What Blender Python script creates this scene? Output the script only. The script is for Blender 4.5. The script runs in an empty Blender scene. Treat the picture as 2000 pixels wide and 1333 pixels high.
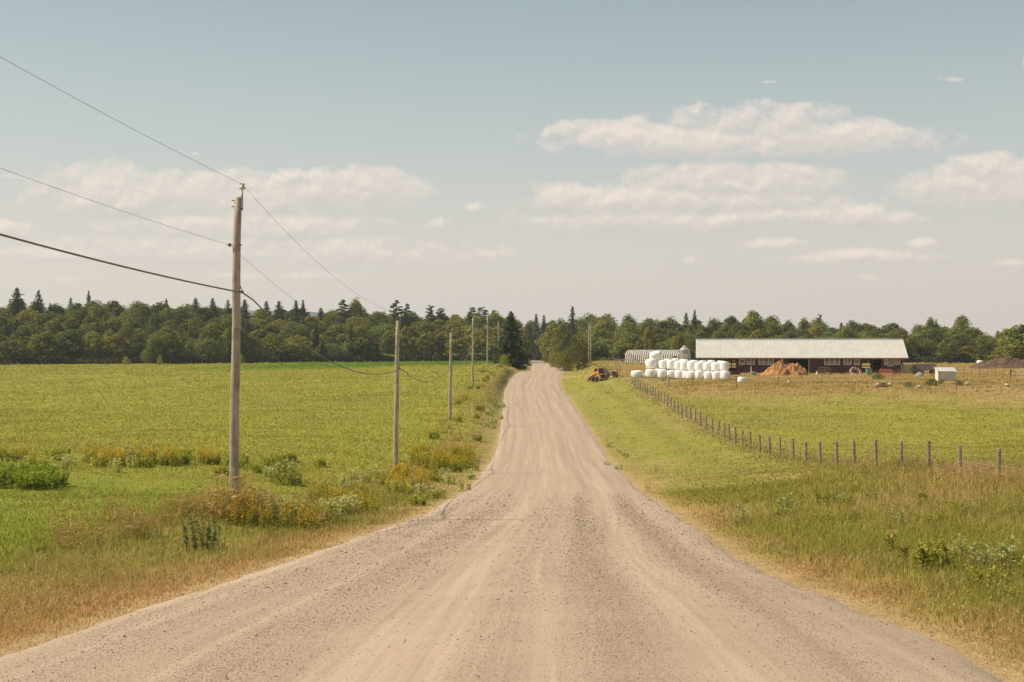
import bpy, bmesh, math, random
import numpy as np
from mathutils import Vector, Matrix

R = math.radians
HAZE = 0.00014
random.seed(7)
rng = np.random.default_rng(7)
SC = bpy.context.scene
COL = SC.collection

# ------------------------------------------------------------------ camera
FPX = 2600.0            # focal length in pixels of a 2000 px wide frame
CAMZ = 1.6
HOR = 680.0             # horizon row in that frame
cam_d = bpy.data.cameras.new('camera')
cam_d.sensor_width = 36.0
cam_d.lens = 36.0 * FPX / 2000.0
cam_d.clip_start = 0.1
cam_d.clip_end = 20000
cam = bpy.data.objects.new('camera', cam_d)
COL.objects.link(cam)
cam.location = (0, 0, CAMZ)
cam.rotation_euler = (R(90) + math.atan((HOR - 666.5) / FPX), 0, 0)
SC.camera = cam

# ------------------------------------------------------------------ exposure
SC.view_settings.view_transform = 'Standard'
SC.view_settings.look = 'None'
SC.view_settings.gamma = 1.0
SC.view_settings.exposure = 0.55
SC.render.film_transparent = False
SC.cycles.max_bounces = 6
SC.cycles.transparent_max_bounces = 8
SC.cycles.use_denoising = True

# ------------------------------------------------------------------ sun and sky
SUN_EL = R(48.0)
SUN_BACK = R(6.0)      # how far behind the left-hand side the sun stands
sun_dir = Vector((-math.cos(SUN_BACK) * math.cos(SUN_EL), math.sin(SUN_BACK) * math.cos(SUN_EL), math.sin(SUN_EL)))
sl = bpy.data.lights.new('sun', 'SUN')
sl.energy = 3.6
sl.angle = R(0.53)
sl.color = (1.0, 0.90, 0.74)
so = bpy.data.objects.new('sun', sl)
COL.objects.link(so)
so.rotation_euler = sun_dir.to_track_quat('Z', 'Y').to_euler()
so.location = (-60, 20, 80)


class NT:
    """small helper to write node trees"""
    def __init__(s, tree):
        s.t = tree
        s.n = tree.nodes
        s.l = tree.links

    def node(s, kind, **kw):
        n = s.n.new(kind)
        for k, v in kw.items():
            setattr(n, k, v)
        return n

    def put(s, sock, v):
        if isinstance(v, bpy.types.NodeSocket):
            s.l.new(v, sock)
        elif v is not None:
            sock.default_value = v

    def math(s, op, a, b=None, c=None, clamp=False):
        n = s.node('ShaderNodeMath', operation=op, use_clamp=clamp)
        s.put(n.inputs[0], a)
        s.put(n.inputs[1], b)
        s.put(n.inputs[2], c)
        return n.outputs[0]

    def mix(s, f, a, b, mode='MIX'):
        n = s.node('ShaderNodeMix', data_type='RGBA', blend_type=mode)
        s.put(n.inputs['Factor'], f)
        s.put(n.inputs[6], a)
        s.put(n.inputs[7], b)
        return n.outputs[2]

    def noise(s, vec, scale, detail=4, rough=0.55, dist=0.0):
        n = s.node('ShaderNodeTexNoise')
        s.put(n.inputs['Vector'], vec)
        n.inputs['Scale'].default_value = scale
        n.inputs['Detail'].default_value = detail
        n.inputs['Roughness'].default_value = rough
        n.inputs['Distortion'].default_value = dist
        return n.outputs['Fac']

    def ramp(s, fac, stops, interp='LINEAR'):
        n = s.node('ShaderNodeValToRGB')
        n.color_ramp.interpolation = interp
        e = n.color_ramp.elements
        while len(e) > 1:
            e.remove(e[-1])
        e[0].position, e[0].color = stops[0][0], c4(stops[0][1])
        for p, c in stops[1:]:
            q = e.new(p)
            q.color = c4(c)
        s.put(n.inputs[0], fac)
        return n.outputs[0]

    def comb(s, x, y, z):
        n = s.node('ShaderNodeCombineXYZ')
        s.put(n.inputs[0], x)
        s.put(n.inputs[1], y)
        s.put(n.inputs[2], z)
        return n.outputs[0]


def c4(c):
    if isinstance(c, (int, float)):
        c = (c, c, c)
    return (c[0], c[1], c[2], 1.0)


world = bpy.data.worlds.new('World')
SC.world = world
world.use_nodes = True
W = NT(world.node_tree)
W.n.clear()
sky = W.node('ShaderNodeTexSky')
sky.sky_type = 'NISHITA'
sky.sun_disc = False
sky.sun_elevation = SUN_EL
sky.sun_rotation = -(math.pi / 2 - SUN_BACK)
sky.air_density = 1.0
sky.dust_density = 2.5
sky.ozone_density = 1.0
SKY_STRENGTH = 0.10
tc = W.node('ShaderNodeTexCoord')
sx = W.node('ShaderNodeSeparateXYZ')
W.l.new(tc.outputs['Generated'], sx.inputs[0])
dx, dy, dz = sx.outputs[0], sx.outputs[1], sx.outputs[2]
dys = W.math('MAXIMUM', dy, 0.05)
cu = W.math('DIVIDE', dx, dys)
cv = W.math('DIVIDE', dz, dys)
# the hazy late-summer sky: the physical sky, desaturated, warming towards the horizon
hs = W.node('ShaderNodeHueSaturation')
hs.inputs['Saturation'].default_value = 0.62
W.l.new(sky.outputs[0], hs.inputs['Color'])
tinted = W.mix(1.0, hs.outputs[0], (1.0, 0.97, 0.88, 1), 'MULTIPLY')
hz = W.ramp(dz, [(0.0, (5.75, 4.95, 4.35)), (0.07, (5.15, 4.72, 4.22)), (0.15, (3.65, 4.05, 3.9)), (0.25, (2.25, 2.95, 3.2)), (0.6, (1.4, 2.0, 2.4))])
skycol = W.mix(W.ramp(dz, [(0.0, 0.85), (0.25, 0.72), (0.6, 0.2)]), tinted, hz)
# clouds: soft flat-bottomed cumulus, in directions ahead of the road
CL = [  # px, py, half width, up, down, opacity
    (1440, 275, 416, 40, 38, 1), (1480, 240, 208, 52.5, 60, 1), (1190, 262, 140.4, 37.5, 40, 0.95), (1680, 262, 176.8, 37.5, 36, 0.9),
    (1330, 390, 332.8, 32.5, 34, 1), (1440, 355, 223.6, 47.5, 36, 1), (1130, 390, 119.6, 40, 34, 1), (1250, 432, 270.4, 32.5, 28, 0.95), (1490, 425, 187.2, 32.5, 24, 0.9),
    (1900, 375, 197.6, 57.5, 40, 1), (1970, 335, 135.2, 42.5, 60, 1), (2080, 350, 166.4, 62.5, 60, 1), (1660, 425, 166.4, 32.5, 22, 0.9),
    (1520, 476, 75, 19.2, 16.5, 0.73), (1680, 505, 208, 22.5, 14, 0.8), (1800, 478, 42, 16.8, 13.2, 0.58), (1350, 510, 20, 13.2, 11, 0.38), (1690, 543, 40, 12, 9.9, 0.38), (1960, 515, 90, 14.4, 11, 0.3),
    (420, 380, 416, 50, 46, 1), (640, 370, 218.4, 47.5, 46, 1), (240, 385, 228.8, 72.5, 42, 1), (460, 442, 353.6, 37.5, 26, 0.85),
    (330, 492, 312, 42.5, 28, 0.85), (700, 498, 312, 45, 28, 0.85), (80, 500, 176.8, 25, 16, 0.6), (560, 540, 228.8, 17.5, 12, 0.5), (930, 404, 40, 18, 13.2, 0.68), (950, 495, 60, 15.6, 12.1, 0.48), (850, 440, 60, 26.4, 15.4, 0.38),
    (10, 450, 70, 26.4, 22, 0.58), (2004, 130, 16, 40.8, 37.4, 0.48), (1492, 160, 36, 10.8, 7.7, 0.38), (1855, 155, 46, 10.8, 9.9, 0.3), (380, 300, 16, 8.4, 6.6, 0.3), (120, 545, 60, 13.2, 9.9, 0.3), (30, 345, 60, 16.8, 11, 0.38),
    (-300, 420, 270.4, 62.5, 40, 0.8), (2350, 480, 208, 50, 30, 0.7)]


def cloud_density(cu, cv):
    w1 = W.noise(W.comb(W.math('MULTIPLY', cu, 14), W.math('MULTIPLY', cv, 20), 0.0), 1.0, 3, 0.55, .15)
    w2 = W.noise(W.comb(W.math('MULTIPLY', cu, 48), W.math('MULTIPLY', cv, 62), 3.0), 1.0, 7, 0.66, .25)
    total = None
    for (px, py, a, up, dn, op) in CL:
        u0, v0 = (px - 1000) / FPX, (HOR - py) / FPX
        du = W.math('MULTIPLY', W.math('SUBTRACT', cu, u0), FPX / a)
        dv = W.math('SUBTRACT', cv, v0)
        dvu = W.math('MULTIPLY', W.math('MAXIMUM', dv, 0.0), FPX / up)
        dvd = W.math('MULTIPLY', W.math('MINIMUM', dv, 0.0), FPX / dn)
        r2 = W.math('MULTIPLY_ADD', du, du, W.math('MULTIPLY_ADD', dvu, dvu, W.math('MULTIPLY', dvd, dvd)))
        m = W.math('MULTIPLY_ADD', W.math('MINIMUM', r2, 2.0), -0.66, 0.66 * op)
        total = m if total is None else W.math('MAXIMUM', total, m)
    n = W.math('ADD', W.math('MULTIPLY', W.math('SUBTRACT', w1, 0.5), 1.3), W.math('MULTIPLY', W.math('SUBTRACT', w2, 0.5), 1.5))
    return W.math('ADD', total, n)


dens = cloud_density(cu, cv)
above = cloud_density(W.math('SUBTRACT', cu, 8 / FPX), W.math('ADD', cv, 13 / FPX))
front = W.math('GREATER_THAN', dy, 0.06)
cmask = W.ramp(dens, [(-0.05, 0.0), (0.10, 0.34), (0.36, 0.78), (0.75, 1.0)])
cmask = W.math('MULTIPLY', cmask, front)
cmask = W.math('MULTIPLY', cmask, 0.9)
lit = W.math('SUBTRACT', dens, above)
lit = W.math('MULTIPLY_ADD', lit, 0.85, 0.47)
ccol = W.ramp(lit, [(0.05, (4.2, 3.95, 3.8)), (0.45, (5.1, 4.6, 4.2)), (0.9, (6.6, 5.65, 4.85))])
skycol = W.mix(cmask, skycol, ccol)
bg = W.node('ShaderNodeBackground')
W.l.new(skycol, bg.inputs[0])
bg.inputs[1].default_value = SKY_STRENGTH
wo = W.node('ShaderNodeOutputWorld')
W.l.new(bg.outputs[0], wo.inputs[0])


# ------------------------------------------------------------------ helpers
def tag(o, label=None, cat=None, group=None, kind=None):
    if label:
        o['label'] = label
    if cat:
        o['category'] = cat
    if group:
        o['group'] = group
    if kind:
        o['kind'] = kind
    return o


def empty(name, loc=(0, 0, 0), rz=0.0):
    o = bpy.data.objects.new(name, None)
    COL.objects.link(o)
    o.empty_display_size = 0.3
    o.location = loc
    o.rotation_euler = (0, 0, rz)
    return o


def copy_tree(o, parent=None):
    c = o.copy()
    COL.objects.link(c)
    c.parent = parent
    for ch in list(o.children):
        copy_tree(ch, c)
    return c


def np_mesh(name, verts, faces, mats, parent=None, colors=None, smooth=False, attrs=None):
    """verts (N,3); faces: array (M,k) or a list of such arrays"""
    me = bpy.data.meshes.new(name)
    verts = np.asarray(verts, dtype=np.float32)
    if not isinstance(faces, list):
        faces = [faces]
    faces = [np.asarray(f, dtype=np.int32) for f in faces if len(f)]
    nl = sum(f.size for f in faces)
    npoly = sum(f.shape[0] for f in faces)
    me.vertices.add(len(verts))
    me.vertices.foreach_set('co', verts.ravel())
    me.loops.add(nl)
    me.loops.foreach_set('vertex_index', np.concatenate([f.ravel() for f in faces]))
    me.polygons.add(npoly)
    tot = np.concatenate([np.full(f.shape[0], f.shape[1], dtype=np.int32) for f in faces])
    start = np.concatenate([[0], np.cumsum(tot)[:-1]]).astype(np.int32)
    me.polygons.foreach_set('loop_start', start)
    if smooth:
        me.polygons.foreach_set('use_smooth', np.ones(npoly, dtype=bool))
    me.update(calc_edges=True)
    if colors is not None:
        a = me.color_attributes.new('Col', 'FLOAT_COLOR', 'POINT')
        cc = np.ones((len(verts), 4), dtype=np.float32)
        cc[:, :3] = colors
        a.data.foreach_set('color', cc.ravel())
    if attrs:
        for k, v in attrs.items():
            a = me.attributes.new(k, 'FLOAT', 'POINT')
            a.data.foreach_set('value', np.asarray(v, dtype=np.float32))
    for m in (mats if isinstance(mats, (list, tuple)) else [mats]):
        me.materials.append(m)
    o = bpy.data.objects.new(name, me)
    COL.objects.link(o)
    if parent:
        o.parent = parent
    return o


class MB:
    """collects shapes into one mesh"""
    def __init__(s):
        s.v, s.f = [], []

    def add(s, vs, fs):
        k = len(s.v)
        s.v += [tuple(v) for v in vs]
        s.f += [tuple(i + k for i in f) for f in fs]
        return s

    def box(s, c, size, rot=None, taper=1.0):
        hx, hy, hz = size[0] / 2, size[1] / 2, size[2] / 2
        vs = [Vector((x * hx * (taper if z > 0 else 1), y * hy * (taper if z > 0 else 1), z * hz)) for z in (-1, 1) for y in (-1, 1) for x in (-1, 1)]
        if rot is not None:
            vs = [rot @ v for v in vs]
        c = Vector(c)
        return s.add([v + c for v in vs], [(0, 2, 3, 1), (4, 5, 7, 6), (0, 1, 5, 4), (2, 6, 7, 3), (0, 4, 6, 2), (1, 3, 7, 5)])

    def tube(s, pts, rads, n=8, cap=True):
        pts = [Vector(p) for p in pts]
        if not hasattr(rads, '__len__'):
            rads = [rads] * len(pts)
        k = len(s.v)
        up = None
        for i, p in enumerate(pts):
            d = (pts[min(i + 1, len(pts) - 1)] - pts[max(i - 1, 0)])
            d = d.normalized() if d.length > 1e-9 else Vector((0, 0, 1))
            a = Vector((1, 0, 0)) if up is None else up
            a = a - d * a.dot(d)
            if a.length < 1e-3:
                a = Vector((0, 1, 0)) - d * d.y
            a.normalize()
            up = a
            b = d.cross(a)
            for j in range(n):
                t = 2 * math.pi * j / n
                s.v.append(tuple(p + (a * math.cos(t) + b * math.sin(t)) * rads[i]))
        for i in range(len(pts) - 1):
            for j in range(n):
                j2 = (j + 1) % n
                s.f.append((k + i * n + j, k + i * n + j2, k + (i + 1) * n + j2, k + (i + 1) * n + j))
        if cap:
            s.f.append(tuple(k + j for j in reversed(range(n))))
            s.f.append(tuple(k + (len(pts) - 1) * n + j for j in range(n)))
        return s

    def prism(s, poly, axis_off):
        """poly: list of 3-D points (planar), extruded by axis_off"""
        n = len(poly)
        off = Vector(axis_off)
        vs = [Vector(p) for p in poly] + [Vector(p) + off for p in poly]
        fs = [tuple(reversed(range(n))), tuple(range(n, 2 * n))]
        for i in range(n):
            j = (i + 1) % n
            fs.append((i, j, n + j, n + i))
        return s.add(vs, fs)

    def build(s, name, mat, parent=None, smooth=False, bevel=0.0):
        me = bpy.data.meshes.new(name)
        me.from_pydata(s.v, [], s.f)
        bm = bmesh.new()
        bm.from_mesh(me)
        bmesh.ops.recalc_face_normals(bm, faces=bm.faces)
        if bevel > 0:
            bmesh.ops.bevel(bm, geom=list(bm.edges), offset=bevel, segments=2, affect='EDGES', clamp_overlap=True)
        bm.to_mesh(me)
        bm.free()
        if smooth:
            for p in me.polygons:
                p.use_smooth = True
        me.materials.append(mat)
        o = bpy.data.objects.new(name, me)
        COL.objects.link(o)
        if parent:
            o.parent = parent
        return o


def vnoise(x, y, seed=0):
    """2-D value noise, numpy"""
    x = np.asarray(x, dtype=np.float64)
    y = np.asarray(y, dtype=np.float64)
    xi, yi = np.floor(x).astype(np.int64), np.floor(y).astype(np.int64)
    fx, fy = x - xi, y - yi
    fx, fy = fx * fx * (3 - 2 * fx), fy * fy * (3 - 2 * fy)

    def h(a, b):
        n = (a * 374761393 + b * 668265263 + seed * 144665) & 0x7fffffff
        n = ((n ^ (n >> 13)) * 1274126177) & 0x7fffffff
        return ((n ^ (n >> 16)) & 0xffff) / 65535.0
    return (h(xi, yi) * (1 - fx) + h(xi + 1, yi) * fx) * (1 - fy) + (h(xi, yi + 1) * (1 - fx) + h(xi + 1, yi + 1) * fx) * fy


def fbm(x, y, seed=0, oct=4):
    t, a, s = 0.0, 0.5, 0.0
    for k in range(oct):
        t = t + a * vnoise(x * 2 ** k, y * 2 ** k, seed + 17 * k)
        s += a
        a *= 0.55
    return t / s


# ------------------------------------------------------------------ terrain functions
YG = np.arange(-60, 3601, 1.0)


def curve(ys, vs, w=5):
    v = np.interp(YG, ys, vs)
    k = np.hanning(2 * w + 3)
    k /= k.sum()
    p = np.pad(v, (w + 1, w + 1), mode='edge')
    v = np.convolve(p, k, mode='valid')
    return lambda y: np.interp(y, YG, v)


roadx = curve([-60, 0, 10, 14.5, 24, 46, 68, 96, 114, 153, 202, 235, 254, 268, 300, 335, 450, 620, 900], [-1.2, -.6, -.36, -.16, 0.0, 1.3, 2.1, 2.8, 3.1, 3.2, 3.2, 4.0, 5.0, 6.5, 8.6, 9.3, 10.4, 11.3, -20], 6)
roadz = curve([-60, -6, 0, 10, 14.5, 24, 46, 68, 96, 114, 153, 202, 254, 266, 285, 300, 335, 620, 900, 1500], [.6, .5, 0, -.91, -1.30, -2.28, -4.06, -5.5, -6.52, -6.42, -5.46, -4.6, -3.28, -2.98, -3.75, -3.9, -3.1, -4.4, -6, -6], 4)
YS = [-60, 0, 12, 24, 36, 48, 62, 80, 96, 114, 153, 177, 202, 254, 286, 340, 430, 600, 900, 1500, 3600]
weedx = curve([-60, 20, 30, 48, 62, 93, 130, 200, 260, 3600], [-10.5, -10.5, -10.5, -9.5, -7.6, -4.8, -3.8, -2.9, -1.0, 2])
LW = curve(YS, [-.5, -.7, -1.6, -2.8, -3.5, -4.3, -5.2, -5.7, -5.9, -5.8, -4.5, -3.6, -2.8, -1.8, -1.8, -2.2, -2.6, 1, 2, 2, 2])
LM = curve(YS, [-.8, -1.0, -2.0, -3.3, -4.0, -4.5, -4.9, -5.3, -5.4, -5.4, -4.7, -4.1, -3.3, -2.0, -2.0, -2.3, -2.6, 1, 3, 3, 3])
LF = curve(YS, [-1.5, -2, -2.6, -3.6, -4.3, -4.7, -5.0, -5.3, -5.35, -5.4, -5.0, -4.5, -4.0, -2.8, -2.6, -2.6, -2.8, 3, 5, 5, 5])
LG = curve(YS, [-2, -2.5, -3, -3.8, -4.4, -4.8, -5.0, -5.3, -5.4, -5.5, -5.2, -4.9, -4.6, -3.7, -3.3, -3.0, -2.5, 4, 6, 6, 6])
YR = [-60, 0, 12, 24, 36, 48, 62, 80, 96, 114, 153, 190, 202, 230, 254, 290, 340, 430, 600, 900, 1500, 3600]
RV = curve(YR, [.6, 0, -1.0, -2.05, -3.0, -3.75, -4.8, -5.6, -6.0, -6.0, -5.1, -4.1, -3.8, -3.3, -2.9, -2.4, -2.6, -3, -3, -3, -3, -3])
RF = curve(YR, [.8, .3, -.75, -1.75, -2.5, -3.1, -4.0, -5.1, -5.7, -5.7, -4.8, -3.75, -2.9, -2.4, -2.0, -1.4, -2.0, -2.6, -2, -2, -2, -2])
RP = curve(YR, [.8, .5, -.4, -1.4, -2.1, -2.75, -3.6, -4.5, -5.1, -5.2, -4.7, -3.5, -3.05, -3.0, -3.0, -1.5, -2.0, -2.6, -2, -2, -2, -2])
RQ = curve(YR, [.8, .5, 0, -.8, -1.5, -2.2, -3.1, -4.1, -4.7, -4.9, -4.6, -3.2, -2.95, -2.95, -3.1, -2.7, -2.6, -2.6, -2, -2, -2, -2])


def _h(X, Y):
    xc, zr = roadx(Y), roadz(Y)
    lw = weedx(Y)
    z = np.empty_like(X)
    L = X < xc
    # knots left to right
    kx = [np.full_like(X, -500.), np.full_like(X, -150.), np.full_like(X, -40.), np.full_like(X, -18.), np.minimum(lw, xc - 6), xc - 4.4, xc, xc + 4.4, xc + 9, np.maximum(17.3, xc + 9.5), np.full_like(X, 30.), np.full_like(X, 60.), np.full_like(X, 600.)]
    kz = [LG(Y), LG(Y), LF(Y), LM(Y), LW(Y), zr - .085, zr - .10, zr - .085, RV(Y), RF(Y), RP(Y), RQ(Y), RQ(Y)]
    z = kz[0].copy()
    for i in range(len(kx) - 1):
        t = np.clip((X - kx[i]) / np.maximum(kx[i + 1] - kx[i], 1e-3), 0, 1)
        ins = X >= kx[i]
        z = np.where(ins, kz[i] + (kz[i + 1] - kz[i]) * t, z)
    return z


def ground(X, Y):
    X = np.atleast_1d(np.asarray(X, dtype=np.float64))
    Y = np.atleast_1d(np.asarray(Y, dtype=np.float64))
    d = np.abs(X - roadx(Y))
    w = np.clip((d - 4.4) / 3, 0, 1) * 1.6
    z = 0.4 * _h(X, Y) + 0.3 * _h(X - w, Y) + 0.3 * _h(X + w, Y)
    rough = np.clip((d - 4.3) / 2, 0, 1)
    z = z + rough * ((fbm(X / 6.0, Y / 6.0, 3, 3) - .5) * 0.35 + (fbm(X / 40.0, Y / 40.0, 5, 3) - .5) * 0.5)
    z = z + .45 * np.exp(-((X + 8.6) / 2.4) ** 2 - ((Y - 40.0) / 5.0) ** 2)
    # the wooded hillside beyond the fields
    ppx = 1000 + FPX * X / np.maximum(Y, 40)
    eY = np.interp(ppx, [-200, 0, 500, 960, 1000, 1060, 1150, 1300, 2100], [345, 350, 378, 440, 480, 480, 400, 372, 368])
    up = np.clip((Y - eY - 4) / 90, 0, 1) * np.interp(ppx, [-200, 960, 1010, 1080, 1200, 2100], [9, 8, 0, 0, 2.5, 2.5])
    z = z + up * np.clip((d - 6) / 15, 0, 1)
    # the rough bank in front of the farmyard
    bank = np.exp(-((Y - 182) / 9.0) ** 2) * np.clip((X - 19) / 8, 0, 1)
    z = z + bank * (0.35 + 0.6 * (fbm(X / 4.0, Y / 4.0, 9, 3) - .5))
    return z


def gz(x, y):
    return float(ground(x, y)[0])


def at(px, Y, py=None):
    """a point at depth Y under image column px (2000 px frame); on the ground unless a row is given"""
    x = (px - 1000) / FPX * Y
    z = gz(x, Y) if py is None else CAMZ - (py - HOR) / FPX * Y
    return Vector((x, Y, z))


def lerp(a, b, t):
    return a + (b - a) * t


C_DRY = np.array((.45, .275, .115))
C_STRAW = np.array((.47, .33, .175))
C_GREEN = np.array((.262, .246, .050))
C_BRIGHT = np.array((.245, .265, .034))
C_CROP = np.array((.318, .296, .046))
C_TAN = np.array((.46, .325, .130))
C_DEEP = np.array((.075, .105, .022))


def groundcol(X, Y):
    """the natural colour of the vegetation at each place"""
    X = np.asarray(X, dtype=np.float64)
    Y = np.asarray(Y, dtype=np.float64)
    d = X - roadx(Y)
    n1 = fbm(X / 9.0, Y / 14.0, 21)
    n2 = fbm(X / 2.2, Y / 3.0, 22)
    n3 = fbm(X / 35.0, Y / 60.0, 23)

    def m(a, b, t):
        t = np.clip(t, 0, 1)[..., None]
        return a * (1 - t) + b * t
    full = np.ones(X.shape + (1,))
    # left
    c = m(C_CROP * full, C_GREEN * full, (n1 - .52) * 2.6)
    c = m(c, (C_CROP * 1.06) * full, (n3 - .5) * 3)
    edge = np.interp(X, [-80, -40, -18, -9], [78, 77, 74, 66])
    mown = np.clip((edge - Y) / 9 + (n2 - .5) * 2.2 + (n1 - .5) * 1.5, 0, 1)
    c = m(c, m(C_BRIGHT * full, C_GREEN * .9 * full, (n1 - .4) * 2.5), mown)
    farg = np.clip((Y - 262 - (X + 40) * .12) / 14, 0, 1) * np.clip((X + 72) / 20, 0, 1)
    c = m(c, np.array((.15, .235, .018)) * full, farg)
    lw = weedx(Y)
    verge = np.clip((X - lw) / 1.2, 0, 1)
    vc = m(C_GREEN * 1.05 * full, C_TAN * full, (n1 - .42) * 3.0 + (n2 - .5))
    c = m(c, vc, verge * .9)
    c = m(c, C_TAN * .95 * full, np.exp(-((X - lw) / 1.6) ** 2) * np.clip((n2 - .25) * 2, 0, 1) * .8)
    dl = -d - 4.1
    c = m(c, C_DRY * full, np.clip(1.25 - dl / 2.0 + (n2 - .5) * 1.4, 0, 1) * np.interp(Y, [0, 40, 70, 150], [.95, .85, .35, .15]))
    c = m(c, C_STRAW * 1.05 * full, np.clip(1 - dl / .8, 0, 1))
    # right
    dr = d - 4.1
    r = m(C_GREEN * 1.1 * full, C_TAN * full, (n1 - .48) * 2.2 + (n2 - .5) * 1.1)
    mow = np.clip((Y - 38) / 75 + (n1 - .5) * .6, 0, 1) * np.clip((dr - 2) / 2, 0, 1) * np.clip((17 - X) / 1.5, 0, 1)
    strip = .5 + .5 * np.sin(X * 1.55 + (n1 - .5) * 3)
    r = m(r, m(m(np.array((.325, .298, .056)) * full, C_TAN * .9 * full, (n1 - .55) * 3 + (n2 - .5)), C_GREEN * 1.0 * full, strip * .9 + (n1 - .5) * 1.6 - .15), mow * .85)
    fld = np.clip((X - 18.2) / 1.5, 0, 1)
    r = m(r, m(m(np.array((.335, .30, .052)) * full, C_GREEN * full, (n1 - .5) * 3), C_TAN * .95 * full, (n3 - .42) * 4 + (n2 - .5) * .9), fld)
    r = m(r, np.array((.48, .31, .155)) * full, np.exp(-((X - 17.6) / 1.3) ** 2) * np.clip(1.3 - Y / 90, .25, 1) * np.clip((n2 - .2) * 2.5, 0, 1))
    bk = np.clip((Y - 160) / 14, 0, 1) * np.clip((X - 18) / 6, 0, 1)
    r = m(r, m(np.array((.41, .265, .095)) * full, C_GREEN * .8 * full, (n2 - .5) * 4), bk * .85)
    hay = np.clip((Y - 205) / 15, 0, 1) * np.clip((X - 10) / 4, 0, 1) * np.clip((290 - Y) / 20 + (X > 60), 0, 1)
    r = m(r, np.array((.44, .275, .105)) * full, hay * np.clip((n1 - .3) * 3, 0, 1) * .8)
    r = m(r, C_DRY * full, np.clip(1.3 - dr / 1.6 + (n2 - .5) * 1.5, 0, 1) * np.interp(Y, [0, 40, 80, 150], [.9, .75, .35, .2]))
    r = m(r, C_STRAW * 1.05 * full, np.clip(1 - dr / .8, 0, 1))
    ty = np.interp(X, [8, 12, 20, 26], [241, 232, 221, 218])
    r = m(r, np.array((.46, .32, .17)) * full, np.exp(-((Y - ty) / 3.2) ** 2) * np.clip((26 - X) / 6, 0, 1) * np.clip(n2 * 1.8, 0, 1))
    out = np.where((d > 0)[..., None], r, c)
    far = np.clip((Y - 420) / 60, 0, 1)
    out = m(out, C_DEEP * full, far)
    return out


# ------------------------------------------------------------------ materials
MATS = {}


def newmat(name):
    m = bpy.data.materials.new(name)
    m.use_nodes = True
    t = NT(m.node_tree)
    t.n.clear()
    out = t.node('ShaderNodeOutputMaterial')
    MATS[name] = m
    return m, t, out


def principled(t, out, col, rough=.8, metal=0.0, bump=None, bstr=.3, bdist=.02, spec=.3):
    p = t.node('ShaderNodeBsdfPrincipled')
    t.put(p.inputs['Base Color'], col if isinstance(col, bpy.types.NodeSocket) else c4(col))
    t.put(p.inputs['Roughness'], rough)
    p.inputs['Metallic'].default_value = metal
    p.inputs['Specular IOR Level'].default_value = spec
    if bump is not None:
        b = t.node('ShaderNodeBump')
        b.inputs['Strength'].default_value = bstr
        b.inputs['Distance'].default_value = bdist
        t.put(b.inputs['Height'], bump)
        t.l.new(b.outputs[0], p.inputs['Normal'])
    t.l.new(p.outputs[0], out.inputs[0])
    return p


def simple(name, col, rough=.7, metal=0.0, var=.25, scale=3.0, dirt=None, bump=0.0, stretch=(1, 1, 1), spec=.3):
    m, t, out = newmat(name)
    tc = t.node('ShaderNodeTexCoord')
    mp = t.node('ShaderNodeMapping')
    mp.inputs['Scale'].default_value = stretch
    t.l.new(tc.outputs['Object'], mp.inputs[0])
    n = t.noise(mp.outputs[0], scale, 6, .6)
    lo = tuple(c * (1 - var) for c in col)
    hi = tuple(min(1, c * (1 + var)) for c in col)
    cc = t.ramp(n, [(.3, lo), (.7, hi)])
    if dirt:
        n2 = t.noise(tc.outputs['Object'], scale * .45, 7, .65)
        cc = t.mix(t.ramp(n2, [(.48, 0), (.66, .8)]), cc, c4(dirt))
    principled(t, out, cc, rough, metal, n if bump else None, bump, .02, spec)
    return m


def leafmat(name, dark, light, trans=.35, objcol=True):
    m, t, out = newmat(name)
    g = t.node('ShaderNodeNewGeometry')
    base = t.ramp(g.outputs['Random Per Island'], [(0, dark), (.55, tuple(lerp(a, b, .45) for a, b in zip(dark, light))), (1, light)])
    if objcol:
        oi = t.node('ShaderNodeObjectInfo')
        base = t.mix(1.0, base, oi.outputs['Color'], 'MULTIPLY')
    d = t.node('ShaderNodeBsdfDiffuse')
    t.l.new(base, d.inputs[0])
    tr = t.node('ShaderNodeBsdfTranslucent')
    tb = t.mix(1.0, base, (1.15, 1.1, .6, 1), 'MULTIPLY')
    t.l.new(tb, tr.inputs[0])
    mx = t.node('ShaderNodeMixShader')
    mx.inputs[0].default_value = trans
    t.l.new(d.outputs[0], mx.inputs[1])
    t.l.new(tr.outputs[0], mx.inputs[2])
    t.l.new(mx.outputs[0], out.inputs[0])
    return m


def attrmat(name, trans=.3, gain=1.0):
    m, t, out = newmat(name)
    a = t.node('ShaderNodeAttribute')
    a.attribute_name = 'Col'
    d = t.node('ShaderNodeBsdfDiffuse')
    t.l.new(a.outputs['Color'], d.inputs[0])
    tr = t.node('ShaderNodeBsdfTranslucent')
    t.l.new(a.outputs['Color'], tr.inputs[0])
    mx = t.node('ShaderNodeMixShader')
    mx.inputs[0].default_value = trans
    t.l.new(d.outputs[0], mx.inputs[1])
    t.l.new(tr.outputs[0], mx.inputs[2])
    t.l.new(mx.outputs[0], out.inputs[0])
    return m


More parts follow.
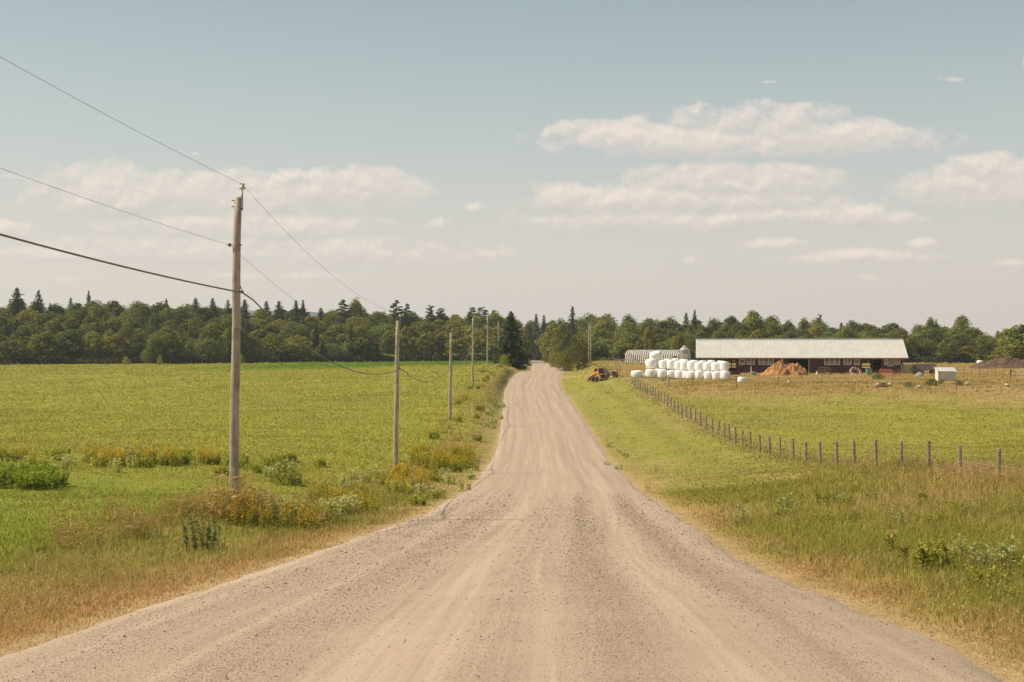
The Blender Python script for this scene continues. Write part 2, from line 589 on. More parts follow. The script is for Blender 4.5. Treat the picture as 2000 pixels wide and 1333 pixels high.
M_BLADE = attrmat('grass_blades', .45)
M_LEAF = leafmat('leaf_broad', (.078, .108, .028), (.33, .318, .088), .42)
M_NEEDLE = leafmat('needle', (.034, .054, .022), (.105, .125, .046), .16)
M_PINE = leafmat('pine_needle', (.060, .092, .042), (.150, .175, .080), .25)
M_WEED = leafmat('weed_leaf', (.14, .165, .032), (.33, .33, .09), .4)
M_PALELEAF = leafmat('milkweed_leaf', (.24, .265, .12), (.46, .46, .27), .35)
M_GOLD = leafmat('goldenrod_flower', (.44, .265, .02), (.70, .43, .045), .3)
M_WHITEFL = leafmat('aster_flower', (.50, .44, .36), (.72, .66, .56), .2)
M_DRYSTEM = leafmat('dry_stem', (.27, .18, .088), (.46, .325, .175), .3)
M_PINKFL = leafmat('thistle_flower', (.30, .14, .12), (.42, .22, .2), .2)
M_BARK = simple('bark', (.085, .065, .048), .95, 0, .4, 2.0, bump=.5, stretch=(4, 4, .6))
M_PALEBARK = simple('pale_bark', (.34, .30, .235), .9, 0, .35, 1.4, dirt=(.09, .075, .06), stretch=(1, 1, .35))
M_WOOD = simple('pole_wood', (.40, .335, .255), .9, 0, .35, 5.0, dirt=(.20, .16, .115), bump=.35, stretch=(5, 5, .16))
M_POST = simple('post_wood', (.26, .205, .15), .9, 0, .35, 6.0, dirt=(.12, .092, .066), bump=.3, stretch=(4, 4, .4))
M_WIRE = simple('fence_wire', (.40, .37, .31), .6, .6, .2, 4)
M_CABLE = simple('cable_sheath', (.20, .175, .135), .7, 0, .25, 3)
M_THINWIRE = simple('line_wire', (.105, .098, .085), .6, .3, .2, 3)
M_RUST = simple('rusty_iron', (.22, .115, .06), .85, .2, .35, 3, dirt=(.09, .05, .03))
M_DARKIRON = simple('dark_iron', (.055, .048, .042), .7, .3, .3, 3)
M_CERAMIC = simple('insulator_ceramic', (.50, .44, .37), .35, 0, .15, 8, spec=.5)
M_BARNRED = simple('barn_board', (.078, .034, .025), .85, 0, .3, 2.5, dirt=(.055, .03, .022), stretch=(9, 9, .5))
M_FASCIA = simple('fascia_board', (.36, .135, .055), .8, 0, .2, 2.0, stretch=(1, 1, 3))
M_WHITE = simple('white_paint', (.72, .68, .60), .7, 0, .1, 3, dirt=(.50, .45, .37))
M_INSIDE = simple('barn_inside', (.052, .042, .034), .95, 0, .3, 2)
M_GALV = simple('galvanised', (.40, .39, .37), .5, .5, .18, 2.2, dirt=(.27, .25, .22))
M_GREYPANEL = simple('grey_panel', (.27, .245, .215), .8, 0, .2, 2)
M_WRAP = simple('bale_wrap', (.80, .77, .73), .42, 0, .06, 3.0, dirt=(.70, .66, .60), bump=.5, spec=.5)
M_MANURE = simple('manure', (.40, .20, .075), .95, 0, .4, 2.6, dirt=(.19, .085, .035), bump=.6)
M_SOIL = simple('dark_soil', (.105, .062, .04), .95, 0, .45, 1.8, dirt=(.19, .11, .06), bump=.6)
M_ROCK = simple('field_rock', (.46, .39, .31), .9, 0, .25, 3, dirt=(.25, .21, .16), bump=.3)
M_ORANGE = simple('machine_orange', (.62, .29, .065), .5, 0, .15, 4, dirt=(.30, .13, .045), spec=.4)
M_REDPAINT = simple('red_pipe_paint', (.36, .10, .065), .6, .1, .25, 4, dirt=(.22, .10, .07))
M_TYRE = simple('rubber', (.035, .03, .027), .85, 0, .3, 5, dirt=(.12, .09, .065))
M_RIM = simple('wheel_rim', (.50, .42, .30), .6, .1, .2, 5)
M_TEAL = simple('green_bin', (.17, .26, .20), .6, 0, .15, 3)
M_BLUE = simple('blue_tub', (.30, .38, .42), .5, 0, .15, 3)
M_SHEDBOARD = simple('shed_clapboard', (.56, .52, .46), .8, 0, .12, 3, dirt=(.42, .38, .33))
M_OLDBOARD = simple('grey_board', (.25, .225, .19), .9, 0, .3, 3, stretch=(6, 6, 1))


def mk_glass():
    m, t, out = newmat('old_window_glass')
    principled(t, out, (.10, .095, .085), .12, 0, spec=.6)
    return m


M_GLASS = mk_glass()


def mk_roof():
    m, t, out = newmat('ribbed_metal_roof')
    tc = t.node('ShaderNodeTexCoord')
    n = t.noise(tc.outputs['Object'], .6, 6, .6)
    mp = t.node('ShaderNodeMapping')
    mp.inputs['Scale'].default_value = (2.2, .18, .18)
    t.l.new(tc.outputs['Object'], mp.inputs[0])
    n2 = t.noise(mp.outputs[0], 2.0, 5, .6)
    c = t.ramp(n, [(.3, (.56, .53, .47)), (.7, (.66, .63, .56))])
    c = t.mix(t.ramp(n2, [(.5, 0), (.75, .5)]), c, (.48, .43, .36, 1))
    principled(t, out, c, .45, .25, spec=.4)
    return m


M_ROOF = mk_roof()


def mk_ground():
    m, t, out = newmat('meadow_soil')
    a = t.node('ShaderNodeAttribute')
    a.attribute_name = 'Col'
    tc = t.node('ShaderNodeTexCoord')
    n = t.noise(tc.outputs['Object'], 1.3, 8, .7)
    n2 = t.noise(tc.outputs['Object'], 9.0, 6, .7)
    k = t.math('ADD', t.math('MULTIPLY', n, .5), t.math('MULTIPLY', n2, .5))
    c = t.mix(t.ramp(k, [(.36, 0.0), (.62, 1.0)]), t.mix(1.0, a.outputs['Color'], (.52, .54, .5, 1), 'MULTIPLY'), a.outputs['Color'])
    principled(t, out, c, .95, 0, k, .5, .15, .1)
    return m


M_GROUND = mk_ground()


def mk_road():
    m, t, out = newmat('gravel_road')
    la = t.node('ShaderNodeAttribute')
    la.attribute_name = 'lat'
    al = t.node('ShaderNodeAttribute')
    al.attribute_name = 'along'
    gr = t.node('ShaderNodeAttribute')
    gr.attribute_name = 'loose'
    lat, alo, loose = la.outputs['Fac'], al.outputs['Fac'], gr.outputs['Fac']
    streak = t.noise(t.comb(t.math('MULTIPLY', lat, 2.6), t.math('MULTIPLY', alo, .035), 0.0), 1.0, 6, .62, .3)
    fine_streak = t.noise(t.comb(t.math('MULTIPLY', lat, 9.0), t.math('MULTIPLY', alo, .12), 5.0), 1.0, 5, .6)
    ripple = t.noise(t.comb(t.math('MULTIPLY', lat, .7), t.math('MULTIPLY', alo, 3.2), 9.0), 1.0, 4, .6)
    pos = t.comb(lat, alo, 0.0)
    patch = t.noise(pos, .55, 5, .6)
    grit = t.noise(pos, 26.0, 6, .75)
    grit2 = t.noise(pos, 75.0, 3, .7)
    c = t.ramp(streak, [(.30, (.300, .219, .155)), (.52, (.392, .293, .210)), (.72, (.480, .368, .270))])
    c = t.mix(t.math('MULTIPLY', t.ramp(fine_streak, [(.35, 1.0), (.6, 0.0)]), .4), c, (.315, .228, .158, 1))
    c = t.mix(t.math('MULTIPLY', t.ramp(patch, [(.42, 0.0), (.7, 1.0)]), .35), c, (.46, .348, .250, 1))
    lo = t.math('MULTIPLY', loose, t.math('ADD', t.math('MULTIPLY', patch, .6), .5), clamp=True)
    c = t.mix(t.math('MULTIPLY', lo, .38), c, (.280, .208, .149, 1))
    sp = t.math('ADD', t.math('MULTIPLY', grit, .6), t.math('MULTIPLY', grit2, .4))
    spm = t.ramp(sp, [(.34, 1.0), (.47, 0.0)])
    c = t.mix(t.math('MULTIPLY', spm, t.math('ADD', t.math('MULTIPLY', lo, .55), .14)), c, (.19, .135, .092, 1))
    c = t.mix(t.math('MULTIPLY', t.ramp(sp, [(.56, 0.0), (.68, 1.0)]), .4), c, (.52, .40, .30, 1))
    hgt = t.math('ADD', t.math('MULTIPLY', sp, t.math('ADD', t.math('MULTIPLY', lo, .9), .25)), t.math('ADD', t.math('MULTIPLY', ripple, .7), t.math('MULTIPLY', fine_streak, .5)))
    principled(t, out, c, .95, 0, hgt, .55, .03, .15)
    return m


M_ROAD = mk_road()


def mk_stone():
    m, t, out = newmat('gravel_stone')
    g = t.node('ShaderNodeNewGeometry')
    c = t.ramp(g.outputs['Random Per Island'], [(0, (.27, .20, .14)), (.6, (.40, .30, .215)), (1, (.52, .40, .30))])
    principled(t, out, c, .9, 0, spec=.2)
    return m


M_STONE = mk_stone()


# ------------------------------------------------------------------ ground sheet
def axis(segs):
    out = []
    for a, b, st in segs:
        out += list(np.arange(a, b, st))
    return np.array(out + [segs[-1][1]])


gx = axis([(-3000, -600, 200), (-600, -160, 20), (-160, -40, 4), (-40, -14, .8), (-14, 18, .4), (18, 40, .8), (40, 160, 4), (160, 600, 20), (600, 3000, 200)])
gy = axis([(-60, 4, 4), (4, 60, .5), (60, 130, 1), (130, 320, 2), (320, 700, 10), (700, 3600, 100)])
GX, GY = np.meshgrid(gx, gy)
GZ = ground(GX.ravel(), GY.ravel())
gv = np.stack([GX.ravel(), GY.ravel(), GZ], 1)
nx, ny = len(gx), len(gy)
ii = np.arange(nx * ny).reshape(ny, nx)
gf = np.stack([ii[:-1, :-1].ravel(), ii[:-1, 1:].ravel(), ii[1:, 1:].ravel(), ii[1:, :-1].ravel()], 1)
og = np_mesh('ground', gv, gf, M_GROUND, colors=groundcol(GX.ravel(), GY.ravel()), smooth=True)
tag(og, kind='structure')


# ------------------------------------------------------------------ road
def loose_amount(lat, y):
    wob = (fbm(y / 22.0, y * 0 + 3, 41, 2) - .5) * .7
    l = lat + wob
    g = lambda c, s, a: a * np.exp(-((l - c) / s) ** 2)
    return np.clip(g(-3.4, .55, .55) + g(-2.0, .55, .75) + g(.05, .3, .3) + g(1.15, .42, 1.0) + g(2.9, .45, 1.0) + g(3.9, .35, .35), 0, 1)


ry = axis([(-30, 60, .5), (60, 330, 1.5), (330, 640, 6)])
rl = np.linspace(-1, 1, 61)
RX, RY, RLAT = [], [], []
for y in ry:
    c = float(roadx(y))
    wl = 4.15 + .32 * (float(fbm(y / 1.7, 1.3, 31)) - .5) * 2
    wr = 4.15 + .32 * (float(fbm(y / 1.7, 7.7, 32)) - .5) * 2
    lat = np.where(rl < 0, rl * wl, rl * wr)
    lat = np.concatenate([[lat[0] - .42, lat[0] - .16], lat, [lat[-1] + .16, lat[-1] + .42]])
    RX.append(c + lat)
    RY.append(np.full_like(lat, y))
    RLAT.append(lat)
RX, RY, RLAT = np.concatenate(RX), np.concatenate(RY), np.concatenate(RLAT)
crown = .09 * (1 - (RLAT / 4.3) ** 2)
lo_ = loose_amount(RLAT, RY)
RZ = roadz(RY) - .015 + crown * .6 + lo_ * .012
edge_drop = np.clip((np.abs(RLAT) - 3.85) / .5, 0, 1)
RZ -= edge_drop * .05
n = len(rl) + 4
sk = np.zeros((len(ry), n))
sk[:, [1, -2]] = .035
sk[:, [0, -1]] = .16
RZ -= sk.ravel()
ii = np.arange(len(RX)).reshape(-1, n)
rf = np.stack([ii[:-1, :-1].ravel(), ii[:-1, 1:].ravel(), ii[1:, 1:].ravel(), ii[1:, :-1].ravel()], 1)
ro = np_mesh('road', np.stack([RX, RY, RZ], 1), rf, M_ROAD, smooth=True, attrs={'lat': RLAT, 'along': RY, 'loose': lo_})
tag(ro, kind='structure')

# loose stones
NS = 85000
sy = np.exp(rng.uniform(np.log(7.5), np.log(60), NS * 6))
slat = rng.uniform(-4.5, 4.5, NS * 6)
keep = rng.random(NS * 6) < np.clip((62 - sy) / 45, 0, 1) * (.05 + .95 * loose_amount(slat, sy)) * (.35 + 1.1 * fbm(slat * 1.5, sy * 1.2, 44))
sy, slat = sy[keep][:NS], slat[keep][:NS]
NS = len(sy)
px_m = sy / FPX / .512
size = px_m * np.exp(rng.normal(0.0, .48, NS)) * .36
size = np.clip(size, .005, .035 + .0006 * sy)
cz = roadz(sy) - .015 + .054 * (1 - (slat / 4.3) ** 2) + loose_amount(slat, sy) * .012 - np.clip((np.abs(slat) - 3.85) / .5, 0, 1) * .05
sxx = roadx(sy) + slat
octv = np.array([(1, 0, 0), (0, 1, 0), (-1, 0, 0), (0, -1, 0), (0, 0, .75), (0, 0, -.6)], dtype=float)
octf = np.array([(0, 1, 4), (1, 2, 4), (2, 3, 4), (3, 0, 4), (1, 0, 5), (2, 1, 5), (3, 2, 5), (0, 3, 5)])
ang = rng.uniform(0, 6.28, NS)
sv = octv[None] * rng.uniform(.6, 1.35, (NS, 6, 1)) * size[:, None, None]
ca, sa = np.cos(ang)[:, None], np.sin(ang)[:, None]
vx = sv[..., 0] * ca - sv[..., 1] * sa
vy = sv[..., 0] * sa + sv[..., 1] * ca
verts = np.stack([vx + sxx[:, None], vy + sy[:, None], sv[..., 2] + (cz + size * .3)[:, None]], 2).reshape(-1, 3)
faces = (octf[None] + (np.arange(NS) * 6)[:, None, None]).reshape(-1, 3)
tag(np_mesh('gravel', verts, faces, M_STONE), 'loose grey brown stones scattered in bands along the dirt road', 'gravel', kind='stuff')


# ------------------------------------------------------------------ grass
def blades(name, X, Y, H, Wd, colr, lean=.35, bent=False, mat=None):
    N = len(X)
    Z = ground(X, Y) - .02
    a = rng.uniform(0, 2 * np.pi, N)
    ld = rng.uniform(0, 2 * np.pi, N)
    lm = H * lean * rng.random(N)
    lx, ly = np.cos(ld) * lm + .06 * H, np.sin(ld) * lm
    wx, wy = np.cos(a) * Wd / 2, np.sin(a) * Wd / 2
    if bent:
        P = np.empty((N, 5, 3))
        P[:, 0] = np.stack([X - wx, Y - wy, Z], 1)
        P[:, 1] = np.stack([X + wx, Y + wy, Z], 1)
        mh = .58
        P[:, 2] = np.stack([X + wx * .8 + lx * .3, Y + wy * .8 + ly * .3, Z + H * mh], 1)
        P[:, 3] = np.stack([X - wx * .8 + lx * .3, Y - wy * .8 + ly * .3, Z + H * mh], 1)
        P[:, 4] = np.stack([X + lx * 1.5, Y + ly * 1.5, Z + H * (1 - .25 * rng.random(N))], 1)
        k = (np.arange(N) * 5)[:, None]
        F = [k + np.array([[0, 1, 2, 3]]), k + np.array([[3, 2, 4]])]
        nv = 5
    else:
        P = np.empty((N, 3, 3))
        P[:, 0] = np.stack([X - wx, Y - wy, Z], 1)
        P[:, 1] = np.stack([X + wx, Y + wy, Z], 1)
        P[:, 2] = np.stack([X + lx, Y + ly, Z + H], 1)
        k = (np.arange(N) * 3)[:, None]
        F = [k + np.array([[0, 1, 2]])]
        nv = 3
    o = np_mesh(name, P.reshape(-1, 3), F, mat or M_BLADE, colors=np.repeat(colr, nv, axis=0))
    return o


def sample(n, y0, y1, tmax=.50):
    Y = np.exp(rng.uniform(np.log(y0), np.log(y1), n))
    tt = np.where(rng.random(n) < .84, rng.uniform(-.45, .45, n), np.sign(rng.random(n) - .5) * (.45 + .55 * rng.random(n) ** 1.6))
    X = tt * (Y + 1.0)
    return X, Y


def vary(c, n, amt=.25):
    k = 1 + rng.normal(0, amt, (n, 1))
    hue = rng.normal(0, .07, (n, 1))
    c = c * np.clip(k, .35, 1.9)
    c = c * np.concatenate([1 + hue, 1 - hue * .3, 1 - hue * .2], 1)
    return np.clip(c, .004, .9)


def heightfield(X, Y):
    """how tall the vegetation grows at each place"""
    d = X - roadx(Y)
    n2 = fbm(X / 2.2, Y / 3.0, 22)
    n4 = fbm(X / 1.1, Y / 1.1, 27)
    lw = weedx(Y)
    edge = np.interp(X, [-80, -40, -18, -9], [78, 77, 74, 66])
    hl = np.interp(Y - edge, [-8, 2], [.13, .34])
    verge = np.clip((X - lw) / 1.5, 0, 1)
    hl = lerp(hl, .22, verge)
    hl = hl + .42 * np.exp(-((X - lw) / 1.3) ** 2) * np.clip(n2 * 2 - .35, 0, 1.2) * np.interp(Y, [0, 70, 140], [1, .8, .4])
    hr = np.interp(d, [4, 6, 9, 16], [.16, .25, .33, .38]) * np.interp(Y, [0, 50, 90, 400], [1, 1, .6, .6])
    mow = np.clip((Y - 55) / 30, 0, 1) * np.clip((17 - X) / 1.5, 0, 1)
    hr = hr * (1 - .3 * mow)
    hr = hr + .25 * np.exp(-((X - 17.5) / 1.4) ** 2)
    bank = np.exp(-((Y - 182) / 14.0) ** 2) * np.clip((X - 18) / 6, 0, 1)
    hr = hr + bank * .45 * np.clip(n2 * 2 - .3, 0, 1)
    h = np.where(d > 0, hr, hl)
    near = np.clip((np.abs(d) - 3.9) / 2.2, 0.25, 1)
    return h * near * (.55 + .9 * n4)


def road_ok(X, Y, lo=3.85, hi=4.9):
    d = np.abs(X - roadx(Y)) + (fbm(X * 1.3, Y * 1.3, 51) - .5) * .9
    return rng.random(len(X)) < np.clip((d - lo) / (hi - lo), 0, 1)


def grass(name, n, y0, y1, label, bent, wk, hk=1.0, zone=None, colf=None, lean=.75):
    X, Y = sample(n, y0, y1)
    k = road_ok(X, Y)
    if zone is not None:
        k &= zone(X, Y)
    X, Y = X[k], Y[k]
    H = heightfield(X, Y) * hk * rng.uniform(.55, 1.25, len(X))
    H = np.maximum(H, .04)
    Wd = np.clip(Y * wk, .005, 1) * rng.uniform(.6, 1.4, len(X))
    c = groundcol(X, Y) if colf is None else colf(X, Y)
    o = blades(name, X, Y, H, Wd, vary(c, len(X), .26 if bent else .14), lean, bent)
    tag(o, label, 'grass', kind='stuff')
    return o


grass('roadside_grass', 350000, 6.5, 62, 'long green and rust coloured grass beside the near part of the road', True, .00052)
grass('meadow_grass', 540000, 55, 420, 'yellow green grass covering the fields on both sides', False, .0008, .45, zone=lambda X, Y: Y < np.where(X < roadx(Y), 345 + np.clip((X + 100) * .8, 0, 80), 360), lean=1.1)


def straw_col(X, Y):
    n = len(X)
    t = rng.random((n, 1))
    return np.array((.49, .35, .16)) * t + np.array((.43, .25, .115)) * (1 - t)


def dry_zone(X, Y):
    d = X - roadx(Y)
    n = fbm(X / 1.8, Y / 2.5, 61)
    lw = weedx(Y)
    p = np.where(d > 0, np.interp(d, [4, 6, 8, 15, 17.5, 19, 30], [.85, .55, .22, .22, .85, .25, .1]), np.where(X > lw - 1.2, np.interp(-d, [4, 6, 7.5, 20], [.75, .55, .25, .4]), .02))
    return rng.random(len(X)) < p * np.clip(n * 3 - .8, 0, 1)


grass('dry_grass', 170000, 6.5, 130, 'dry reddish straw stalks along the road edges', True, .00040, 1.0, dry_zone, straw_col, .9)


# ------------------------------------------------------------------ plants
def cards(P, Nn, S, elong=1.0):
    """leaf cards (rhombs): P positions, Nn normals, S half sizes -> verts, faces"""
    N = len(P)
    Nn = Nn / np.maximum(np.linalg.norm(Nn, axis=1, keepdims=True), 1e-6)
    ref = rng.normal(size=(N, 3))
    a = np.cross(Nn, ref)
    a /= np.maximum(np.linalg.norm(a, axis=1, keepdims=True), 1e-6)
    b = np.cross(Nn, a)
    S = np.asarray(S)[:, None]
    V = np.empty((N, 4, 3))
    V[:, 0] = P - a * S * elong
    V[:, 1] = P - b * S * .7
    V[:, 2] = P + a * S * elong
    V[:, 3] = P + b * S * .7
    F = np.arange(N * 4).reshape(N, 4)
    return V.reshape(-1, 3), F


def dirs(n):
    v = rng.normal(size=(n, 3))
    return v / np.linalg.norm(v, axis=1, keepdims=True)


PROTO = {}


def herbs(name, n, y0, y1, size, label, gain=1.0):
    X, Y = sample(n, y0, y1)
    k = road_ok(X, Y, 4.1, 5.4)
    lim = np.where(X < roadx(Y), 345 + np.clip((X + 100) * .8, 0, 80), 360)
    k &= (Y < lim) & (rng.random(n) < .25 + 1.3 * np.clip(fbm(X / 1.6, Y / 2.2, 91) - .3, 0, 1))
    X, Y = X[k], Y[k]
    N = len(X)
    H = heightfield(X, Y) * rng.uniform(.35, 1.05, N)
    P = np.stack([X, Y, ground(X, Y) + H], 1)
    Nn = rng.normal(size=(N, 3)) * .7 + np.array([-.15, -.25, .8])
    S = np.clip(Y * size, .012, .5) * rng.uniform(.6, 1.5, N)
    V, F = cards(P, Nn, S, 1.5)
    g = groundcol(X, Y)
    pale = rng.random((N, 1)) ** 3
    c = g * (1 - .5 * pale) + np.array((.46, .44, .22)) * .5 * pale
    c = np.clip(vary(c, N, .17) * gain, 0, .8)
    tag(np_mesh(name, V, F, M_BLADE, colors=np.repeat(c, 4, axis=0)), label, 'herbs', kind='stuff')


herbs('meadow_herbs', 230000, 7, 380, .00042, 'small leafy herbs mixed into the grass of verges and fields')


def proto(key, name, parts):
    """parts: list of (name, builder(root)) ; prototypes are parked and removed at the end"""
    root = empty(name, (0, 0, -500))
    for b in parts:
        b(root)
    PROTO[key] = root
    return root


def used_copy(key, loc, rz=0.0, scale=(1, 1, 1), label=None, cat=None, group=None, color=None):
    c = copy_tree(PROTO[key])
    c.location = loc
    c.rotation_euler = (0, 0, rz)
    c.scale = scale
    tag(c, label, cat, group)
    if color is not None:
        for ch in c.children:
            ch.color = (*color, 1)
            for g in ch.children:
                g.color = (*color, 1)
    return c


# broadleaf trees, 12 m tall
def broadleaf(key, seed, n=6200, wid=7.5, H=12.0, low=.05, name='broadleaf_tree', leaf=None, bark=None, card=.25, nb=26, trunk_r=.2):
    rs = np.random.default_rng(seed)
    # leaf clumps stacked up an uneven spindle-shaped crown
    t = (np.arange(nb) + rs.uniform(0, 1, nb)) / nb
    zc = H * (low + (1 - low) * (t * .86 + .06))
    prof = np.interp(t, [0, .15, .4, .65, .85, 1], [.72, .92, 1.0, .82, .5, .2])
    ang = np.arange(nb) * 2.4 + rs.uniform(-.6, .6, nb)
    rr = prof * wid / 2 * rs.uniform(.35, .78, nb)
    bc = np.stack([np.cos(ang) * rr, np.sin(ang) * rr, zc], 1)
    br = wid * rs.uniform(.16, .32, nb) * (.55 + .45 * prof)
    bc[-1, :2] = rs.normal(0, .3, 2)
    w = br ** 2
    idx = rs.choice(nb, n, p=w / w.sum())
    dd = rs.normal(size=(n, 3))
    dd[:, 2] += .25
    dd /= np.linalg.norm(dd, axis=1, keepdims=True)
    P = bc[idx] + dd * (br[idx] * rs.uniform(.2, 1.25, n) ** .6)[:, None] * np.array([1, 1, 1.0])
    k = P[:, 2] > .15
    P, dd = P[k], dd[k]
    V, F = cards(P, dd + dirs(len(P)) * .7, rs.uniform(.6, 1.35, len(P)) * card)

    def crown(root):
        np_mesh('crown', V, F, leaf or M_LEAF, root)

    def trunk(root):
        m = MB()
        m.tube([(0, 0, -.6), (0.03, 0, H * .25), (.1, .05, H * .6), (.05, 0, H * .85)], [trunk_r * 1.3, trunk_r, trunk_r * .6, trunk_r * .15], 7)
        for q in range(7):
            b = bc[rs.integers(nb)]
            z0 = H * rs.uniform(.15, .55)
            m.tube([(0.03, 0, z0), (b[0] * .5, b[1] * .5, lerp(z0, b[2], .6)), (b[0] * .9, b[1] * .9, b[2])], [trunk_r * .45, trunk_r * .28, .03], 5)
        m.build('trunk', bark or M_BARK, root, True)
    return proto(key, name, [crown, trunk])


for s in range(6):
    broadleaf('broad%d' % s, 100 + s, wid=[7.5, 6.6, 8.4, 7.0, 6.2, 8.0][s], nb=[26, 22, 30, 24, 20, 28][s], low=[.03, .06, .03, .05, .04, .03][s])
for s in range(3):
    broadleaf('birch%d' % s, 140 + s, n=1900, wid=4.6, low=.30, name='birch_tree', bark=M_PALEBARK, nb=14, trunk_r=.13, card=.27)
for s in range(2):
    broadleaf('bush%d' % s, 160 + s, n=2600, wid=8.5, H=7.0, low=.0, name='round_bush', nb=26, card=.2)


def spruce(key, seed, H=14.0, wid=5.0, n_per=9, card=.26, name='spruce_tree', step=.34, low=.05, leaf=None, dens=1.0):
    rs = np.random.default_rng(seed)
    Ps, Ns = [], []
    z = H * low
    tw = MB()
    while z < H * .985:
        f = (z / H - low) / (1 - low)
        L = wid / 2 * (1 - f) ** .72 * rs.uniform(.75, 1.15) + .14
        nb_ = max(4, int(n_per * (1 - f * .5)))
        a0 = rs.uniform(0, 6.28)
        for q in range(nb_):
            a = a0 + 6.283 * q / nb_ + rs.uniform(-.25, .25)
            Lq = L * rs.uniform(.65, 1.15)
            m = max(3, int(Lq * 9 * dens))
            t = rs.uniform(.1, 1, m)
            droop = -.32 * t ** 1.6 * Lq + .10 * t * Lq * 2 * (f > .6)
            side = rs.normal(0, .13, m) * Lq * (1.1 - t)
            x = np.cos(a) * t * Lq - np.sin(a) * side
            y = np.sin(a) * t * Lq + np.cos(a) * side
            Ps.append(np.stack([x, y, z + droop + rs.normal(0, .07, m)], 1))
            Ns.append(np.stack([np.cos(a) * .5 + rs.normal(0, .4, m), np.sin(a) * .5 + rs.normal(0, .4, m), np.full(m, .75) + rs.normal(0, .3, m)], 1))
        z += step * rs.uniform(.8, 1.2) * (1.25 - f * .6)
    P, Nn = np.concatenate(Ps), np.concatenate(Ns)
    V, F = cards(P, Nn, rs.uniform(.5, 1.2, len(P)) * card * np.clip(1.25 - .55 * P[:, 2] / H, .6, 1.2), 1.3)

    def crown(root):
        np_mesh('crown', V, F, leaf or M_NEEDLE, root)

    def trunk(root):
        MB().tube([(0, 0, -.6), (0, 0, H * .5), (0, 0, H)], [.2, .12, .02], 7).build('trunk', M_BARK, root, True)
    return proto(key, name, [crown, trunk])


for s in range(4):
    spruce('spruce%d' % s, 200 + s, wid=[4.4, 5.4, 3.6, 4.8][s])
spruce('bigspruce', 230, H=14, wid=7.6, n_per=12, card=.20, step=.27, low=.02, dens=1.5)


def pine(key, seed, H=16.0, name='pine_tree'):
    rs = np.random.default_rng(seed)
    Ps, Ns = [], []
    limbs = MB()
    limbs.tube([(0, 0, -.6), (0, 0, H * .5), (.15, 0, H * .95)], [.24, .17, .04], 7)
    z = H * .42
    while z < H * .985:
        f = (z / H - .42) / .58
        a = rs.uniform(0, 6.28)
        L = (2.7 * (1 - f) ** .8 + .55) * rs.uniform(.6, 1.15)
        tip = np.array([np.cos(a) * L, np.sin(a) * L, z + .25 * L])
        limbs.tube([(0, 0, z), (tip[0] * .5, tip[1] * .5, z + .05), tuple(tip)], [.07, .05, .02], 4)
        for q in range(3):
            t = rs.uniform(.45, 1.05)
            c = np.array([tip[0] * t, tip[1] * t, z + .25 * L * t + .1])
            m = 60
            d_ = dirs(m)
            Ps.append(c + d_ * np.array([.9, .9, .42]) * (1.05 - .6 * f) * rs.uniform(.4, 1.05, (m, 1)))
            Ns.append(d_ * .6 + np.array([0, 0, .8]))
        z += rs.uniform(.18, .36)
    P, Nn = np.concatenate(Ps), np.concatenate(Ns)
    V, F = cards(P, Nn, rs.uniform(.6, 1.2, len(P)) * .24)

    def crown(root):
        np_mesh('crown', V, F, M_PINE, root)

    def trunk(root):
        limbs.build('trunk', M_BARK, root, True)
    return proto(key, name, [crown, trunk])


for s in range(3):
    pine('pine%d' % s, 300 + s)

PH = {'broad': 12.0, 'birch': 12.0, 'spruce': 14.0, 'bigspruce': 14.0, 'pine': 16.0, 'bush': 7.0}
PW = {'broad0': 7.5, 'broad1': 6.6, 'broad2': 8.4, 'broad3': 7.0, 'broad4': 6.2, 'broad5': 8.0, 'birch0': 4.6, 'birch1': 4.6, 'birch2': 4.6,
      'spruce0': 4.4, 'spruce1': 5.4, 'spruce2': 3.6, 'spruce3': 4.8, 'bigspruce': 7.6, 'pine0': 6, 'pine1': 6, 'pine2': 6, 'bush0': 8.5, 'bush1': 8.5}


def place_tree(key, px, Y, ytop, wpx, label, cat, group, tint=(1, 1, 1), rz=None):
    x = (px - 1000) / FPX * Y
    zb = gz(x, Y)
    ztop = CAMZ + (HOR - ytop) / FPX * Y
    h = max(ztop - zb, 2.0)
    base = key.rstrip('0123456789')
    sz = h / PH[base]
    w = wpx * Y / FPX
    sxy = w / PW[key]
    rz = rng.uniform(0, 6.28) if rz is None else rz
    j = rng.uniform(.92, 1.08)
    if base == 'bush':
        zb -= .45
    return used_copy(key, (x, Y, zb), rz, (sxy * j, sxy / j, sz), label, cat, group, tint)


SKY = ([-120, 0, 33, 75, 110, 200, 260, 340, 420, 500, 600, 680, 760, 850, 930, 1000, 1050, 1080, 1118, 1200, 1290, 1330, 1470, 1540, 1600, 1700, 1800, 1880, 1905, 1950, 2000, 2120],
       [592, 590, 585, 588, 590, 587, 587, 592, 597, 600, 600, 597, 604, 610, 610, 618, 628, 624, 614, 614, 618, 622, 612, 620, 624, 628, 634, 630, 642, 644, 640, 640])


def skyline(px):
    return float(np.interp(px, *SKY))


def edgeY(px):
    return float(np.interp(px, [-200, 0, 500, 960, 1000, 1060, 1150, 1300, 2100], [345, 350, 378, 440, 470, 430, 390, 372, 368]))


def where(px):
    for lim, w in ((240, 'at the far left of the field'), (470, 'just left of the near pole'), (640, 'right of the near pole'), (775, 'left of the second pole'), (885, 'between second and third pole'), (1000, 'behind the farther poles'), (1060, 'around the end of the road'), (1220, 'above the round bush'), (1350, 'behind the silo'), (1560, 'behind the left barn roof'), (1770, 'behind the right barn roof'), (1905, 'behind the small white shed'), (9999, 'behind the dark soil heap')):
        if px < lim:
            return w


